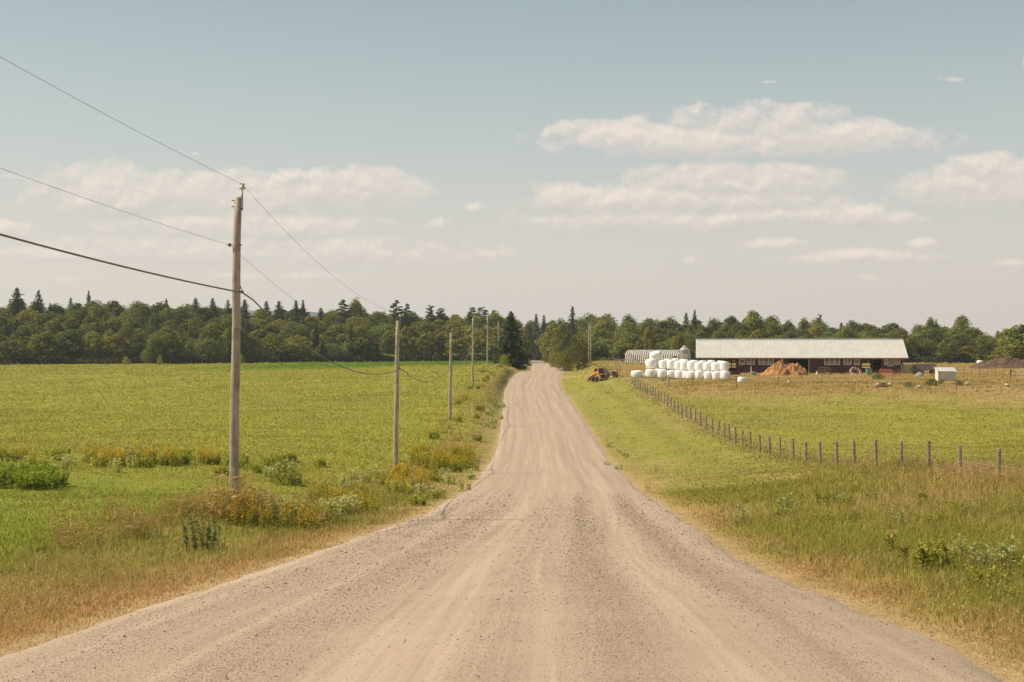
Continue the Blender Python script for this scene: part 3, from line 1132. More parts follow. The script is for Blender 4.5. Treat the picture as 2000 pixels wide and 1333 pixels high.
for side, rows in (('l', 6), ('r', 4)):
    RN = ['front row', 'second row', 'lower middle', 'middle', 'upper part', 'skyline'] if side == 'l' else ['front row', 'second row', 'upper part', 'skyline']
    for r in range(rows):
        x0, x1 = (-250, 1000) if side == 'l' else (1085, 2260)
        px = x0 + rng.uniform(0, 25)
        while px < x1:
            S = skyline(px)
            f = r / (rows - 1)
            front = 655 if side == 'l' else 660
            top = lerp(front, S, f ** .9) + rng.normal(0, 9 if r == 0 else 5)
            if r == rows - 1:
                top = S + abs(rng.normal(0, 4))
            Y = edgeY(px) + 90 * f ** 1.1 + rng.uniform(-5, 5)
            key = 'broad%d' % rng.integers(6)
            cat, nm, wpx = 'tree', 'broadleaf tree', rng.uniform(42, 74)
            hue = float(np.clip(rng.normal(.15, .85), -1.1, 1.9))
            tint = np.array((1 + .16 * hue, 1 + .04 * hue, 1 - .12 * hue)) * rng.uniform(.72, 1.22)
            tone = 'yellowish green' if hue > .75 else ('dark green' if tint[1] < .9 else 'mid green')
            q = rng.random()
            con = .22 if (side == 'l' and px < 740 and r < 3) else (.06 if r < rows - 1 else .22 if side == 'l' else .05)
            if 735 < px < 965 and r < 2 and side == 'l':
                key, nm, wpx = 'birch%d' % rng.integers(3), 'slender pale trunked tree', rng.uniform(24, 36)
                tint = np.array((1.25, 1.12, .9)) * rng.uniform(.85, 1.1)
                tone = 'yellowish green'
                top = (652 if r == 0 else 640) + rng.normal(0, 6)
            elif q < con:
                key, nm, wpx = 'spruce%d' % rng.integers(4), 'spruce tree', rng.uniform(26, 38)
                tint = np.array((1, 1, 1)) * rng.uniform(.9, 1.35)
                tone = 'dark'
                top -= rng.uniform(0, 4)
            if 870 < px < 1150:
                tint = tint * 1.2
            place_tree(key, px, Y, top, wpx, '%s %s, %s of the wood, %s' % (tone, nm, RN[r], where(px)), cat,
                       'trees of the wood %s' % where(px), tuple(tint))
            px += (wpx * rng.uniform(.55, .80)) if key[:5] != 'birch' else rng.uniform(13, 21)

# undergrowth closing the foot of the wood
N = 26000
upx = np.concatenate([rng.uniform(-300, 985, N // 2), rng.uniform(1130, 2320, N // 2)])
uY = np.interp(upx, [-200, 0, 500, 960, 1000, 1060, 1150, 1300, 2100], [345, 350, 378, 440, 470, 430, 390, 372, 368]) + rng.uniform(-4, 5, N)
uX = (upx - 1000) / FPX * uY
uh = (.6 + 3.2 * fbm(uX / 5.0, uY / 5.0, 81) ** 1.5) * rng.random(N) ** .7
UV_, UF_ = cards(np.stack([uX, uY, ground(uX, uY) + uh], 1), dirs(N) + np.array([-.2, -.5, .5]), rng.uniform(.25, .5, N))
M_UNDER = leafmat('undergrowth_leaf', (.045, .062, .016), (.14, .14, .04), .3, False)
tag(np_mesh('undergrowth', UV_, UF_, M_UNDER), 'dark tangled undergrowth along the foot of the wood', 'undergrowth', kind='stuff')

# trees that stand out on the skyline
for key, px, Y, top, w, lab in (
        ('spruce1', 33, 440, 562, 34, 'tallest dark spruce on the skyline at the far left'),
        ('spruce3', 75, 445, 567, 28, 'ragged spruce on the skyline, second from the far left'),
        ('spruce2', 173, 450, 567, 12, 'thin lone spruce spike on the skyline left of the near pole'),
        ('spruce0', 138, 455, 581, 16, 'small spruce tip left of the thin spruce spike'),
        ('spruce1', 325, 450, 584, 18, 'small spruce tip on the skyline midway to the near pole'),
        ('spruce0', 382, 452, 581, 22, 'pointed spruce on the skyline well left of the near pole'),
        ('spruce3', 415, 455, 582, 24, 'pointed spruce in a pair just left of the near pole'),
        ('spruce1', 445, 455, 585, 22, 'spruce tip touching the left side of the near pole'),
        ('spruce0', 478, 460, 584, 30, 'bushy spruce touching the right side of the near pole'),
        ('spruce3', 520, 465, 588, 28, 'dark spruce tip below the middle wire'),
        ('spruce1', 545, 465, 588, 24, 'dark spruce tip where the middle wire meets the wood'),
        ('spruce2', 578, 470, 586, 20, 'dark spruce in the cluster right of the middle wire'),
        ('spruce2', 592, 470, 585, 14, 'thin bare topped spruce in the cluster right of the middle wire'),
        ('pine0', 672, 470, 586, 38, 'flat topped pine where the top wire meets the wood'),
        ('broad2', 697, 470, 586, 40, 'round dark tree beside the flat topped pine'),
        ('pine1', 775, 480, 586, 34, 'tall layered pine rising above the second pole'),
        ('pine2', 795, 485, 594, 22, 'small leaning pine right of the tall layered pine'),
        ('pine0', 842, 490, 597, 34, 'dark pine crown on the skyline left of the third pole'),
        ('pine1', 862, 490, 602, 36, 'dark pine crown on the skyline above the third pole'),
        ('pine2', 922, 500, 601, 30, 'dark pine crown on the skyline above the fourth pole'),
        ('pine0', 942, 500, 600, 32, 'dark pine crown on the skyline above the fifth pole'),
        ('pine1', 965, 505, 606, 26, 'dark pine crown on the skyline beside the roadside spruce'),
        ('spruce0', 1047, 640, 612, 20, 'narrow spruce on the skyline above the end of the road'),
        ('spruce2', 1062, 640, 615, 16, 'narrow spruce on the skyline right of the road end'),
        ('spruce1', 1118, 440, 598, 20, 'lone dark spruce tip above the round bush'),
        ('spruce3', 1340, 440, 611, 20, 'broad dark spruce tip above the silo'),
        ('spruce2', 1357, 440, 604, 14, 'slim dark spruce spike above the left end of the barn'),
        ('broad4', 1470, 440, 606, 46, 'tall pointed broadleaf tree above the left half of the barn'),
        ('pine0', 1601, 440, 614, 16, 'small lone pine tip above the middle of the barn roof'),
        ('broad0', 1878, 430, 613, 40, 'tall round tree standing above the wood right of the barn'),
        ('broad1', 1815, 430, 620, 28, 'round tree rising above the wood behind the white shed'),
        ('spruce2', 1828, 432, 623, 10, 'tiny spruce spike above the white shed'),
        ('broad3', 1998, 330, 634, 90, 'large pale green tree at the right edge beyond the soil heap')):
    place_tree(key, px, Y, top, w * (rng.uniform(1.5, 2.1) if key[:2] == 'sp' else 1.15), lab, 'tree', None, tuple(np.array((1, 1, 1)) * rng.uniform(1.1, 1.45)))

# roadside trees and bushes near the end of the road
used = [
    ('bigspruce', 998, 275, 607, 88, 'big dark spruce standing alone on the left bank of the road', 'tree', (1, 1, 1)),
    ('spruce1', 978, 279, 668, 32, 'young spruce crowding the left foot of the big roadside spruce', 'tree', (1.5, 1.4, 1.0)),
    ('bush1', 985, 268, 690, 22, 'light green sapling bush at the foot of the big spruce', 'bush', (1.5, 1.5, 1.2)),
    ('bush0', 1128, 285, 655, 66, 'round olive bush right of the road before the twin poles', 'bush', (.68, .62, .55)),
    ('bush1', 1102, 300, 682, 36, 'smaller bush against the left side of the round olive bush', 'bush', (1.0, .9, .8)),
    ('bush1', 1088, 330, 688, 34, 'low pale bush at the right road edge', 'bush', (1.35, 1.15, 1.0)),
    ('broad1', 1078, 420, 632, 44, 'tall yellowish tree on the right side of the road end', 'tree', (1.3, 1.15, .9)),
    ('broad3', 1098, 400, 634, 50, 'tree right of the yellowish tree at the road end', 'tree', (1.1, 1.05, .95)),
    ('broad2', 1092, 470, 626, 50, 'tall tree behind the yellowish tree at the road end', 'tree', (.95, 1, .95)),
    ('spruce1', 1100, 370, 664, 26, 'bluish young spruce among the trees right of the road', 'tree', (.95, 1.15, 1.4)),
    ('broad4', 1030, 520, 630, 34, 'tall tree on the left side of the road end', 'tree', (1.1, 1.05, .9)),
    ('broad1', 1024, 440, 652, 30, 'lower tree left of the road behind the big spruce', 'tree', (1.4, 1.25, 1)),
    ('broad0', 1008, 500, 622, 44, 'tree behind the top of the big roadside spruce', 'tree', (1.3, 1.2, 1)),
    ('broad5', 1046, 660, 630, 40, 'dark tree closing the end of the road', 'tree', (.6, .7, .7)),
    ('broad2', 1064, 650, 632, 40, 'dark tree closing the right of the road end', 'tree', (.6, .68, .65)),
    ('broad4', 1036, 690, 626, 36, 'back tree seen over the road end', 'tree', (.8, .85, .8)),
    ('broad1', 1078, 690, 626, 40, 'back tree seen right of the road end', 'tree', (.85, .85, .8)),
    ('bush0', 1056, 640, 692, 14, 'small bush where the road disappears', 'bush', (1.3, 1.2, 1)),
    ('broad3', 1326, 330, 652, 36, 'small olive tree left of the silo', 'tree', (1.2, 1.0, .7)),
    ('bush1', 1318, 286, 692, 16, 'light bush against the right end of the hoop shed', 'bush', (1.4, 1.3, .8)),
    ('birch1', 1268, 366, 636, 22, 'narrow leafy tree in front of the wood behind the hoop shed', 'tree', (1.2, 1.1, .9)),
    ('bush0', 246, 340, 694, 16, 'bright sapling bush in front of the dark wood at far left', 'bush', (1.6, 1.5, 1)),
    ('bush1', 312, 342, 692, 12, 'small pale bush in front of the dark wood near the pole', 'bush', (1.5, 1.3, 1)),
    ('bush0', 468, 350, 690, 24, 'bright bush behind the right side of the near pole', 'bush', (1.5, 1.4, 1)),
]
for key, px, Y, top, w, lab, cat, tint in used:
    place_tree(key, px, Y, top, w, lab, cat, None, tint)


for key, px, Y, h, w, lab, tint in (
        ('bush0', 1785, 230, 1.7, 1.6, 'dark bush between the barn and the wagon', (.6, .6, .6)),
        ('bush1', 1715, 200, 1.0, 2.6, 'low green bush in front of the red pipe gates', (1.0, 1.1, .8)),
        ('bush0', 1820, 178, .95, 2.2, 'dark low bush on the rough bank before the white shed', (.6, .62, .5)),
        ('bush1', 1838, 184, .6, .9, 'tiny green bush at the foot of the white shed', (.9, 1.0, .7)),
        ('bush0', 1775, 176, .7, 1.6, 'low green bush left of the dark bank bush', (.9, 1.0, .8)),
        ('bush1', 1725, 177, .6, 1.5, 'low dark weed bush beside the grey bank rock', (.65, .7, .55)),
        ('bush1', 1872, 178, .75, 1.6, 'low bush on the bank right of the white shed', (.85, .85, .65))):
    x = (px - 1000) / FPX * Y
    used_copy(key, (x, Y, gz(x, Y) - .05), rng.uniform(0, 6.28), (w / 8.5, w / 8.5, h / 7), lab, 'bush', None, tint)


# --- roadside flowers and weeds
def stems_of(rs, n, spread, H, lean=.25):
    out = []
    for _ in range(n):
        a, r_ = rs.uniform(0, 6.28), spread * math.sqrt(rs.random())
        b = np.array([math.cos(a) * r_, math.sin(a) * r_, -.03])
        h = H * (rs.uniform(.7, 1.1) if r_ < spread * .5 else rs.uniform(.4, 1.0))
        t = b + np.array([math.cos(a) * lean * h * rs.random(), math.sin(a) * lean * h * rs.random(), h])
        out.append((b, t))
    return out


def weed_proto(key, name, seed, H, nst, spread, leafmat_, leafsize, leaves_per, flower=None, flower_n=0, flower_s=.03, flower_len=.25, leaf_from=.15, elong=1.9, stem_r=.006, flower_w=.06, flower_name='blossoms'):
    rs = np.random.default_rng(seed)
    st = stems_of(rs, nst, spread, H)
    m = MB()
    LP, LN, FP, FN = [], [], [], []
    for b, t in st:
        m.tube([tuple(b), tuple((b + t) / 2 + rs.normal(0, .015, 3)), tuple(t)], [stem_r, stem_r * .8, stem_r * .4], 4, False)
        for q in range(leaves_per):
            u = rs.uniform(leaf_from, .97)
            a = rs.uniform(0, 6.28)
            dvec = np.array([math.cos(a), math.sin(a), .25])
            LP.append(b + (t - b) * u + dvec * leafsize * 1.3)
            LN.append(np.array([-math.cos(a) * .3, -math.sin(a) * .3, 1]) + rs.normal(0, .45, 3))
        for q in range(flower_n):
            u = rs.random()
            off = rs.normal(0, 1, 3) * flower_w * (1.15 - u)
            FP.append(t + (t - b) / np.linalg.norm(t - b) * (u - .6) * flower_len + off * np.array([1, 1, .5]))
            FN.append(rs.normal(0, 1, 3) + np.array([0, 0, .6]))
    parts = [lambda root: m.build('stem', M_WEED if flower is not None or True else M_DRYSTEM, root)]
    V, F = cards(np.array(LP), np.array(LN), rs.uniform(.6, 1.3, len(LP)) * leafsize, elong)
    parts.append(lambda root: np_mesh('leaves', V, F, leafmat_, root))
    if flower is not None and flower_n:
        V2, F2 = cards(np.array(FP), np.array(FN), rs.uniform(.6, 1.3, len(FP)) * flower_s)
        parts.append(lambda root: np_mesh(flower_name, V2, F2, flower, root))
    return proto(key, name, parts)


def milkweed(key, seed):
    rs = np.random.default_rng(seed)
    st, V, F = MB(), [], []
    for k in range(3):
        a0 = rs.uniform(0, 6.28)
        b = Vector((.10 * math.cos(a0 + 2 * k), .10 * math.sin(a0 + 2 * k), -.03))
        h = rs.uniform(.42, .62)
        t = b + Vector((rs.normal(0, .05), rs.normal(0, .05), h))
        st.tube([b, b.lerp(t, .5) + Vector((.01, 0, 0)), t], [.008, .007, .004], 5, False)
        for p in range(5):
            u = .42 + .58 * p / 4
            for s_ in (0, math.pi):
                a = a0 + p * math.pi / 2 + s_ + rs.normal(0, .15)
                L = (.21 - .07 * max(0, u - .7) / .3) * rs.uniform(.85, 1.15)
                w = L * .24
                el = .15 + 1.1 * max(0, u - .55) + rs.normal(0, .1)
                c = b.lerp(t, u)
                out = Vector((math.cos(a), math.sin(a), 0))
                sd = Vector((-math.sin(a), math.cos(a), 0))
                k0 = len(V)
                for (q, ww, dr) in ((0, .12, 0), (.3, .9, .03), (.62, .85, .02), (1.0, .04, -.10)):
                    m_ = c + out * (L * q * math.cos(el)) + Vector((0, 0, L * q * math.sin(el) + dr * L))
                    V += [m_ - sd * w * ww + Vector((0, 0, .25 * w * ww)), m_, m_ + sd * w * ww + Vector((0, 0, .25 * w * ww))]
                for i in range(3):
                    for j in range(2):
                        F.append((k0 + i * 3 + j, k0 + i * 3 + j + 1, k0 + i * 3 + j + 4, k0 + i * 3 + j + 3))
    return proto(key, 'milkweed_plant', [lambda root: st.build('stem', M_WEED, root),
                                         lambda root: np_mesh('leaves', np.array([tuple(v) for v in V]), np.array(F), M_PALELEAF, root)])


for s in range(2):
    weed_proto('gold%d' % s, 'goldenrod_plant', 400 + s, .95, 16, .42, M_WEED, .036, 26, M_GOLD, 15, .026, .28, flower_w=.075)
    weed_proto('aster%d' % s, 'aster_plant', 410 + s, .8, 18, .4, M_WEED, .036, 18, M_WHITEFL, 9, .022, .12, flower_w=.08)
    weed_proto('weed%d' % s, 'leafy_weed', 420 + s, .75, 22, .45, M_WEED, .040, 34)
    milkweed('milk%d' % s, 430 + s)
    weed_proto('pale%d' % s, 'pale_leafed_weed', 440 + s, .85, 16, .42, M_PALELEAF, .042, 26)
    weed_proto('dry%d' % s, 'dry_grass_clump', 450 + s, 1.05, 46, .55, M_DRYSTEM, .03, 3, M_DRYSTEM, 4, .022, .28, flower_w=.025, elong=4, stem_r=.004, flower_name='seed_sprays')
weed_proto('spire', 'tall_dark_weed', 460, 1.25, 9, .30, M_PALELEAF, .032, 46, M_WEED, 8, .03, .35, flower_w=.05, flower_name='blossoms')
weed_proto('thistle', 'thistle_plant', 470, .7, 4, .12, M_WEED, .05, 12, M_PINKFL, 14, .02, .05, flower_w=.03)


def weed(key, px, Y, label, cat, group=None, s=1.0, tint=(1, 1, 1), x=None):
    X = (px - 1000) / FPX * Y if x is None else x
    rzs = rng.uniform(0, 6.28)
    k = rng.uniform(.85, 1.2) * s
    return used_copy(key, (X, Y, gz(X, Y)), rzs, (k, k, k * rng.uniform(.9, 1.1)), label, cat, group, tint)


# goldenrod along the field edge, left of the near pole
for (a, b, n, y0, y1, k) in ((-120, 60, 14, 76, 83, 1.0), (170, 350, 26, 76, 84, 1.1), (385, 420, 5, 78, 82, 1.0)):
    for q in range(n):
        weed('gold%d' % (q % 2), rng.uniform(a, b), rng.uniform(y0, y1), 'orange yellow goldenrod clump in the row at the field edge left of the near pole', 'flowers', 'goldenrod along the field edge', .85 * k, (1.25, 1.2, 1.1))
for q in range(46):
    px = rng.uniform(-120, 640)
    weed(['weed0', 'weed1', 'weed0', 'pale0'][q % 4], px, rng.uniform(72, 86), 'leafy green weed clump in the row at the field edge', 'weed', 'weeds along the field edge', .9, (1.5, 1.5, 1.1))
# the dense dark green clump at the far left
for q in range(30):
    px = rng.uniform(-140, 120)
    weed('weed%d' % (q % 2), px, rng.uniform(60, 68), 'dense dark green weed clump at the far left before the goldenrod', 'weed', 'dark green weeds at the far left', 1.15, (1.15, 1.3, .8))
# weeds around the near pole
for q in range(5):
    weed('dry%d' % (q % 2), rng.uniform(430, 490), rng.uniform(37.0, 39.4), 'tall pinkish grass clump hiding the foot of the near pole', 'dry grass', 'tall grass at the near pole foot', 1.05, (1.35, 1.3, 1.1))
for q in range(14):
    weed('dry%d' % (q % 2), rng.uniform(370, 640), rng.uniform(37.5, 40.2), 'reddish dry grass clump around the foot of the near pole', 'dry grass', 'dry grass clumps around the near pole', .7, (1.35, 1.35, 1.1))
for q in range(14):
    weed('dry%d' % (q % 2), rng.uniform(120, 440), rng.uniform(31, 41), 'straw coloured grass clump in the ditch left of the near pole', 'dry grass', 'dry grass clumps in the ditch', .7, (1.3, 1.25, 1.15))
for q in range(7):
    weed('gold%d' % (q % 2), rng.uniform(470, 600), rng.uniform(36, 39.5), 'goldenrod clump right beside the foot of the near pole', 'flowers', 'goldenrod at the near pole', .75, (1.3, 1.2, 1.1))
for q in range(18):
    weed(['pale0', 'pale1', 'weed0'][q % 3], rng.uniform(500, 700), rng.uniform(39, 47), 'leafy pale weed clump on the ditch bank right of the near pole', 'weed', 'weeds right of the near pole', .75, (1.45, 1.35, 1.1))
for q in range(10):
    weed('gold%d' % (q % 2), rng.uniform(590, 760), rng.uniform(48, 58), 'goldenrod clump on the ditch bank left of the second pole', 'flowers', 'goldenrod before the second pole', .75, (1.3, 1.25, 1.1))
for q in range(16):
    weed('gold%d' % (q % 2), rng.uniform(755, 845), rng.uniform(62, 76), 'bright goldenrod clump at the foot of the second pole', 'flowers', 'goldenrod at the second pole', .85, (1.3, 1.25, 1.1))
for q in range(26):
    weed('gold%d' % (q % 2), rng.uniform(800, 925), rng.uniform(82, 96), 'green goldenrod clump with yellow tips on the mound right of the second pole', 'flowers', 'goldenrod on the mound', 1.0, (1.1, 1.15, .8))
for q in range(28):
    weed(['pale0', 'weed1', 'pale1', 'aster0'][q % 4], rng.uniform(640, 930), rng.uniform(50, 82) if q % 2 else rng.uniform(62, 90), 'leafy weed clump on the ditch bank around the second pole', 'weed', 'weeds around the second pole', .75, (1.5, 1.45, 1.2))
for px, Y, s in ((552, 66, 1.3), (575, 66, 1.1), (640, 60, 1.0), (690, 58, 1.0), (240, 80, 1.0), (265, 80, 1.2)):
    weed('aster%d' % (px % 2), px, Y, 'white flowered aster clump among the field edge weeds', 'flowers', 'white asters', s)
for q in range(10):
    weed('aster%d' % (q % 2), rng.uniform(955, 985), rng.uniform(125, 165), 'pale flowering clump on the bank left of the far road', 'flowers', 'pale flowers on the far left bank', .8, (1.5, 1.5, 1.5))
for q in range(6):
    weed('aster%d' % (q % 2), rng.uniform(1165, 1235), rng.uniform(78, 110), 'pale flowering clump in the grass between road and fence', 'flowers', 'pale flowers right of the road', .55, (1.6, 1.5, 1.5))
for q in range(44):
    Y = rng.uniform(105, 250)
    x = float(roadx(Y)) - rng.uniform(4.9, 9.5)
    weed(['weed0', 'dry0', 'aster1', 'weed1', 'pale0', 'dry1'][q % 6], 0, Y, 'low weed tuft on the bank left of the far road', 'weed', 'weeds on the far left bank', rng.uniform(.6, 1.1), (1.35, 1.3, 1.05), x)
weed('spire', 388, 30.5, 'tall dark upright weed standing before the near pole', 'weed', None, 1.0, (.62, .68, .55))
weed('spire', 401, 31.2, 'shorter dark weed against the tall dark upright weed', 'weed', None, .7, (.7, .74, .6))
def ray_y(px, py):
    """depth at which the sight line through an image point meets the ground"""
    Y = 8.0
    while Y < 300:
        if CAMZ - (py - HOR) / FPX * Y <= gz((px - 1000) / FPX * Y, Y):
            return Y
        Y += .25
    return Y


for px, py, s, lab in ((1968, 1122, 1.0, 'largest pale milkweed at the right edge of the verge'), (1912, 1124, .8, 'pale milkweed left of the largest milkweed'), (1872, 1104, .95, 'upright milkweed in the right verge, farthest left of the three pale ones'),
                       (1372, 956, .8, 'dark milkweed near the far bend of the right road edge'), (1536, 1012, 1.1, 'tall milkweed standing in the right verge below the fence'), (1444, 1026, .9, 'green milkweed close to the right road edge'), (1280, 924, .9, 'small milkweed farthest up the right road edge'),
                       (1266, 962, .8, 'small milkweed touching the right road edge'), (1752, 1034, .8, 'milkweed in the grass below the third nearest fence post'), (1890, 1010, .8, 'milkweed in the grass below the nearest fence posts'), (1640, 990, .8, 'milkweed below the bend of the fence line')):
    weed('milk%d' % (px % 2), px, ray_y(px, py), lab, 'plant', None, s, (1.0, 1.0, .95))
for px, py, lab in ((1752, 1108, 'pink thistle in the right verge left of the milkweeds'), (1734, 1092, 'second pink thistle, farther back in the right verge')):
    weed('thistle', px, ray_y(px, py), lab, 'plant', None, .8, (1.2, 1.1, 1.1))
for q in range(40):
    Y = math.exp(rng.uniform(math.log(12), math.log(46)))
    x = float(roadx(Y)) + rng.uniform(6.5, 15)
    if x / Y > .5:
        continue
    weed('weed%d' % (q % 2), 0, Y, 'low leafy weed in the tall grass right of the road', 'weed', 'weeds in the right verge', rng.uniform(.4, .65), (1.5, 1.4, 1.2), x)
for q in range(34):
    Y = math.exp(rng.uniform(math.log(11), math.log(40)))
    x = float(weedx(Y)) + rng.normal(0, .9)
    if x / Y < -.5:
        continue
    weed(['weed0', 'dry0', 'weed1', 'dry1'][q % 4], 0, Y, 'low weed clump in the ditch left of the road', 'weed', 'weeds in the left ditch', rng.uniform(.4, .7), (1.3, 1.25, 1.0), x)


# ------------------------------------------------------------------ utility poles and lines
ORD = ['nearest', 'second', 'third', 'fourth', 'fifth', 'sixth']
POLES = [  # px at top, px at base, depth, row of the top
    (464, 456, 40.5, 386), (777, 772, 80, 627), (881, 878.5, 130, 650), (924, 923, 177, 621), (952.5, 952, 240, 616), (973.5, 973.5, 300, 630)]
ATT = []   # attachment points per pole: (pin top, middle insulator, cable clamp)
ATT.append((Vector((-14.6, 4, 10.5)), Vector((-14.9, 4, 7.8)), Vector((-14.6, 4, 6.36))))


def utility_pole(label, xt, xb, Y, ztop, group, lean_y=0.0):
    zb = gz(xb, Y)
    H = ztop - zb
    root = empty('utility_pole', (xb, Y, zb))
    tag(root, label, 'utility pole', group)
    dx_ = xt - xb
    r0, r1 = .155, .115
    m = MB()
    pts, rr = [], []
    for i in range(9):
        t = i / 8
        pts.append((dx_ * t + .015 * math.sin(i * 1.7), .01 * math.cos(i * 2.1), -.6 + (H + .6) * t))
        rr.append(lerp(r0, r1, t))
    m.tube(pts, rr, 14)
    m.build('shaft', M_WOOD, root, True)
    rt = r1
    # pin bracket with a ridge pin insulator
    b = MB()
    b.box((dx_ + rt + .022, -.02, H - .16), (.05, .09, .46))
    b.tube([(dx_ + rt + .03, -.02, H - .1), (dx_ + rt + .03, -.02, H + .28)], .021, 8)
    b.build('pin_bracket', M_GALV, root)
    ins = MB()
    prof = [(.03, 0), (.10, .02), (.105, .06), (.06, .09), (.065, .12), (.035, .16)]
    ins.tube([(dx_ + rt + .03, -.02, H + .24 + z) for r_, z in prof], [r_ for r_, z in prof], 12)
    ins.build('insulator', M_CERAMIC, root, True)
    wt = MB()
    wt.tube([(dx_ + rt - .04, -.02, H + .41), (dx_ + rt + .03, -.02, H + .39), (dx_ + rt + .10, -.02, H + .41)], [.02, .028, .02], 6)
    wt.build('wire_tie', M_DARKIRON, root)
    # middle spool insulator on the left side
    hm = H - 1.45
    fm = hm / H
    sp = MB()
    sp.tube([(dx_ * fm - .125, -.05, hm), (dx_ * fm - .30, -.05, hm)], .013, 6)
    prof = [(.028, 0), (.05, .015), (.03, .05), (.05, .085), (.028, .10)]
    sp.tube([(dx_ * fm - .21, -.05, hm - .05 + z) for r_, z in prof], [r_ for r_, z in prof], 10)
    sp.build('spool_insulator', M_RUST, root, True)
    for (zz, s_) in ((hm, 1), (H - .28, -1), (H - .1, -1), (H - .34, 1)):
        f_ = zz / H
        MB().tube([(dx_ * f_ + s_ * .09, -.06, zz), (dx_ * f_ + s_ * .17, -.06, zz)], .016, 6).build('bolt', M_DARKIRON, root)
    # clamp of the thick communication cable
    hc = H - 2.9
    fc = hc / H
    cl = MB()
    cl.box((dx_ * fc + .17, -.02, hc + .02), (.10, .08, .07))
    cl.tube([(dx_ * fc + .10, -.02, hc + .25), (dx_ * fc + .20, -.02, hc + .03)], .012, 6)
    cl.build('cable_clamp', M_DARKIRON, root)
    o = Vector((xb, Y, zb))
    return (o + Vector((dx_ + rt + .03, -.02, H + .40)), o + Vector((dx_ * fm - .21, -.05, hm)), o + Vector((dx_ * fc + .19, -.02, hc)))


for i, (pt, pb, Y, yt) in enumerate(POLES):
    lab = ['nearest and largest grey wooden utility pole left of the road', 'second wooden utility pole from the front, rising from goldenrod', 'third wooden utility pole from the front, shorter looking in the field',
           'fourth wooden utility pole from the front, before the wood', 'fifth thin wooden utility pole on the far field edge', 'sixth utility pole half hidden by the big roadside spruce'][i]
    ATT.append(utility_pole(lab, (pt - 1000) / FPX * Y, (pb - 1000) / FPX * Y, Y, CAMZ + (HOR - yt) / FPX * Y, 'utility poles along the road'))
far1 = utility_pole('left one of the twin utility poles beside the round bush', (1150 - 1000) / FPX * 310, (1150 - 1000) / FPX * 310, 310, CAMZ + (HOR - 634) / FPX * 310, 'twin poles right of the road')
far2 = utility_pole('right one of the twin utility poles beside the round bush', (1153.8 - 1000) / FPX * 300, (1153.8 - 1000) / FPX * 300, 300, CAMZ + (HOR - 636) / FPX * 300, 'twin poles right of the road')
ATT.append((far1[0], far1[1], far1[2] + Vector((0, 0, 2.0))))


def line(name, k, rad, sags, mat, label, cat, grow=True):
    m = MB()
    for i in range(len(ATT) - 1):
        a, b = ATT[i][k], ATT[i + 1][k]
        s = sags[min(i, len(sags) - 1)]
        pts, rr = [], []
        N = 28
        for j in range(N + 1):
            t = j / N
            p = a.lerp(b, t)
            p.z -= 4 * s * t * (1 - t)
            if k == 2 and i > 0 and t < .09:
                p.z += .10 * math.sin(t / .09 * math.pi)
            pts.append(p)
            rr.append(rad)
        m.tube(pts, rr, 6)
    o = m.build(name, mat, None, True)
    return tag(o, label, cat)


line('overhead_wire', 0, .0044, [.45, .75, .8, .8, .8, .5], M_THINWIRE, 'thin top wire running from pole top to pole top', 'wire')
line('overhead_wire', 1, .0042, [.45, .8, .8, .8, .8, .5], M_THINWIRE, 'thin middle wire tied below the pole tops', 'wire')
line('communication_cable', 2, .024, [.5, 1.15, 1.25, 1.2, 1.0, .5], M_CABLE, 'thick sagging grey cable strung low between the poles', 'cable')


# ------------------------------------------------------------------ fences
def fence_post(root, x, y, h, r_, mat, tilt=0.0, sides=8):
    z = gz(x, y)
    m = MB()
    l = root.location
    t = rng.normal(0, .028, 2)
    m.tube([(x - l.x, y - l.y, z - .4 - l.z), (x - l.x + t[0] * h, y - l.y + t[1] * h, z + h - .02 - l.z), (x - l.x + t[0] * h, y - l.y + t[1] * h, z + h - l.z)], [r_ * 1.05, r_, r_ * .8], sides)
    m.build('post', mat, root, False)
    return Vector((x - l.x, y - l.y, z - l.z))


def fence(name, pts, h, r_, wires, label, mat=M_POST, wr=.004, wmat=M_WIRE):
    root = empty(name, (pts[0][0], pts[0][1], gz(*pts[0])))
    tag(root, label, 'fence')
    base = [fence_post(root, x, y, h * rng.uniform(.96, 1.05), r_ * rng.uniform(.88, 1.12), mat) for x, y in pts]
    for wz in wires:
        m = MB()
        m.tube([(b.x - r_ * .9, b.y, b.z + wz) for b in base], wr, 4)
        m.build('wire', wmat, root)
    return root


fx = [2230, 2120, 2030, 1949, 1876, 1813, 1760, 1711, 1669, 1634, 1602, 1574, 1549, 1524, 1504, 1485, 1467, 1450, 1437, 1425, 1415, 1403, 1392, 1379, 1368, 1358, 1349, 1340]
XF = 17.3
fp = [(XF, XF * FPX / (p - 1000)) for p in fx]
y_ = fp[-1][1]
while y_ < 189:
    y_ += 3.15
    fp.append((XF, y_))
fence('post_and_wire_fence', fp, 1.27, .072, [.35, .62, .9, 1.16], 'long wooden post fence with wire strands running along the right verge')
# cross fence in front of the farmyard
cf = [(at(px, Y).x, Y) for px, Y in ((1438, 182), (1520, 180), (1605, 178), (1693, 176), (1780, 172), (1868, 170), (1955, 166), (2050, 163), (2140, 160))]
fence('field_fence', cf, 1.2, .06, [.5, .85, 1.12], 'sparse post fence crossing the pasture below the barn bank')
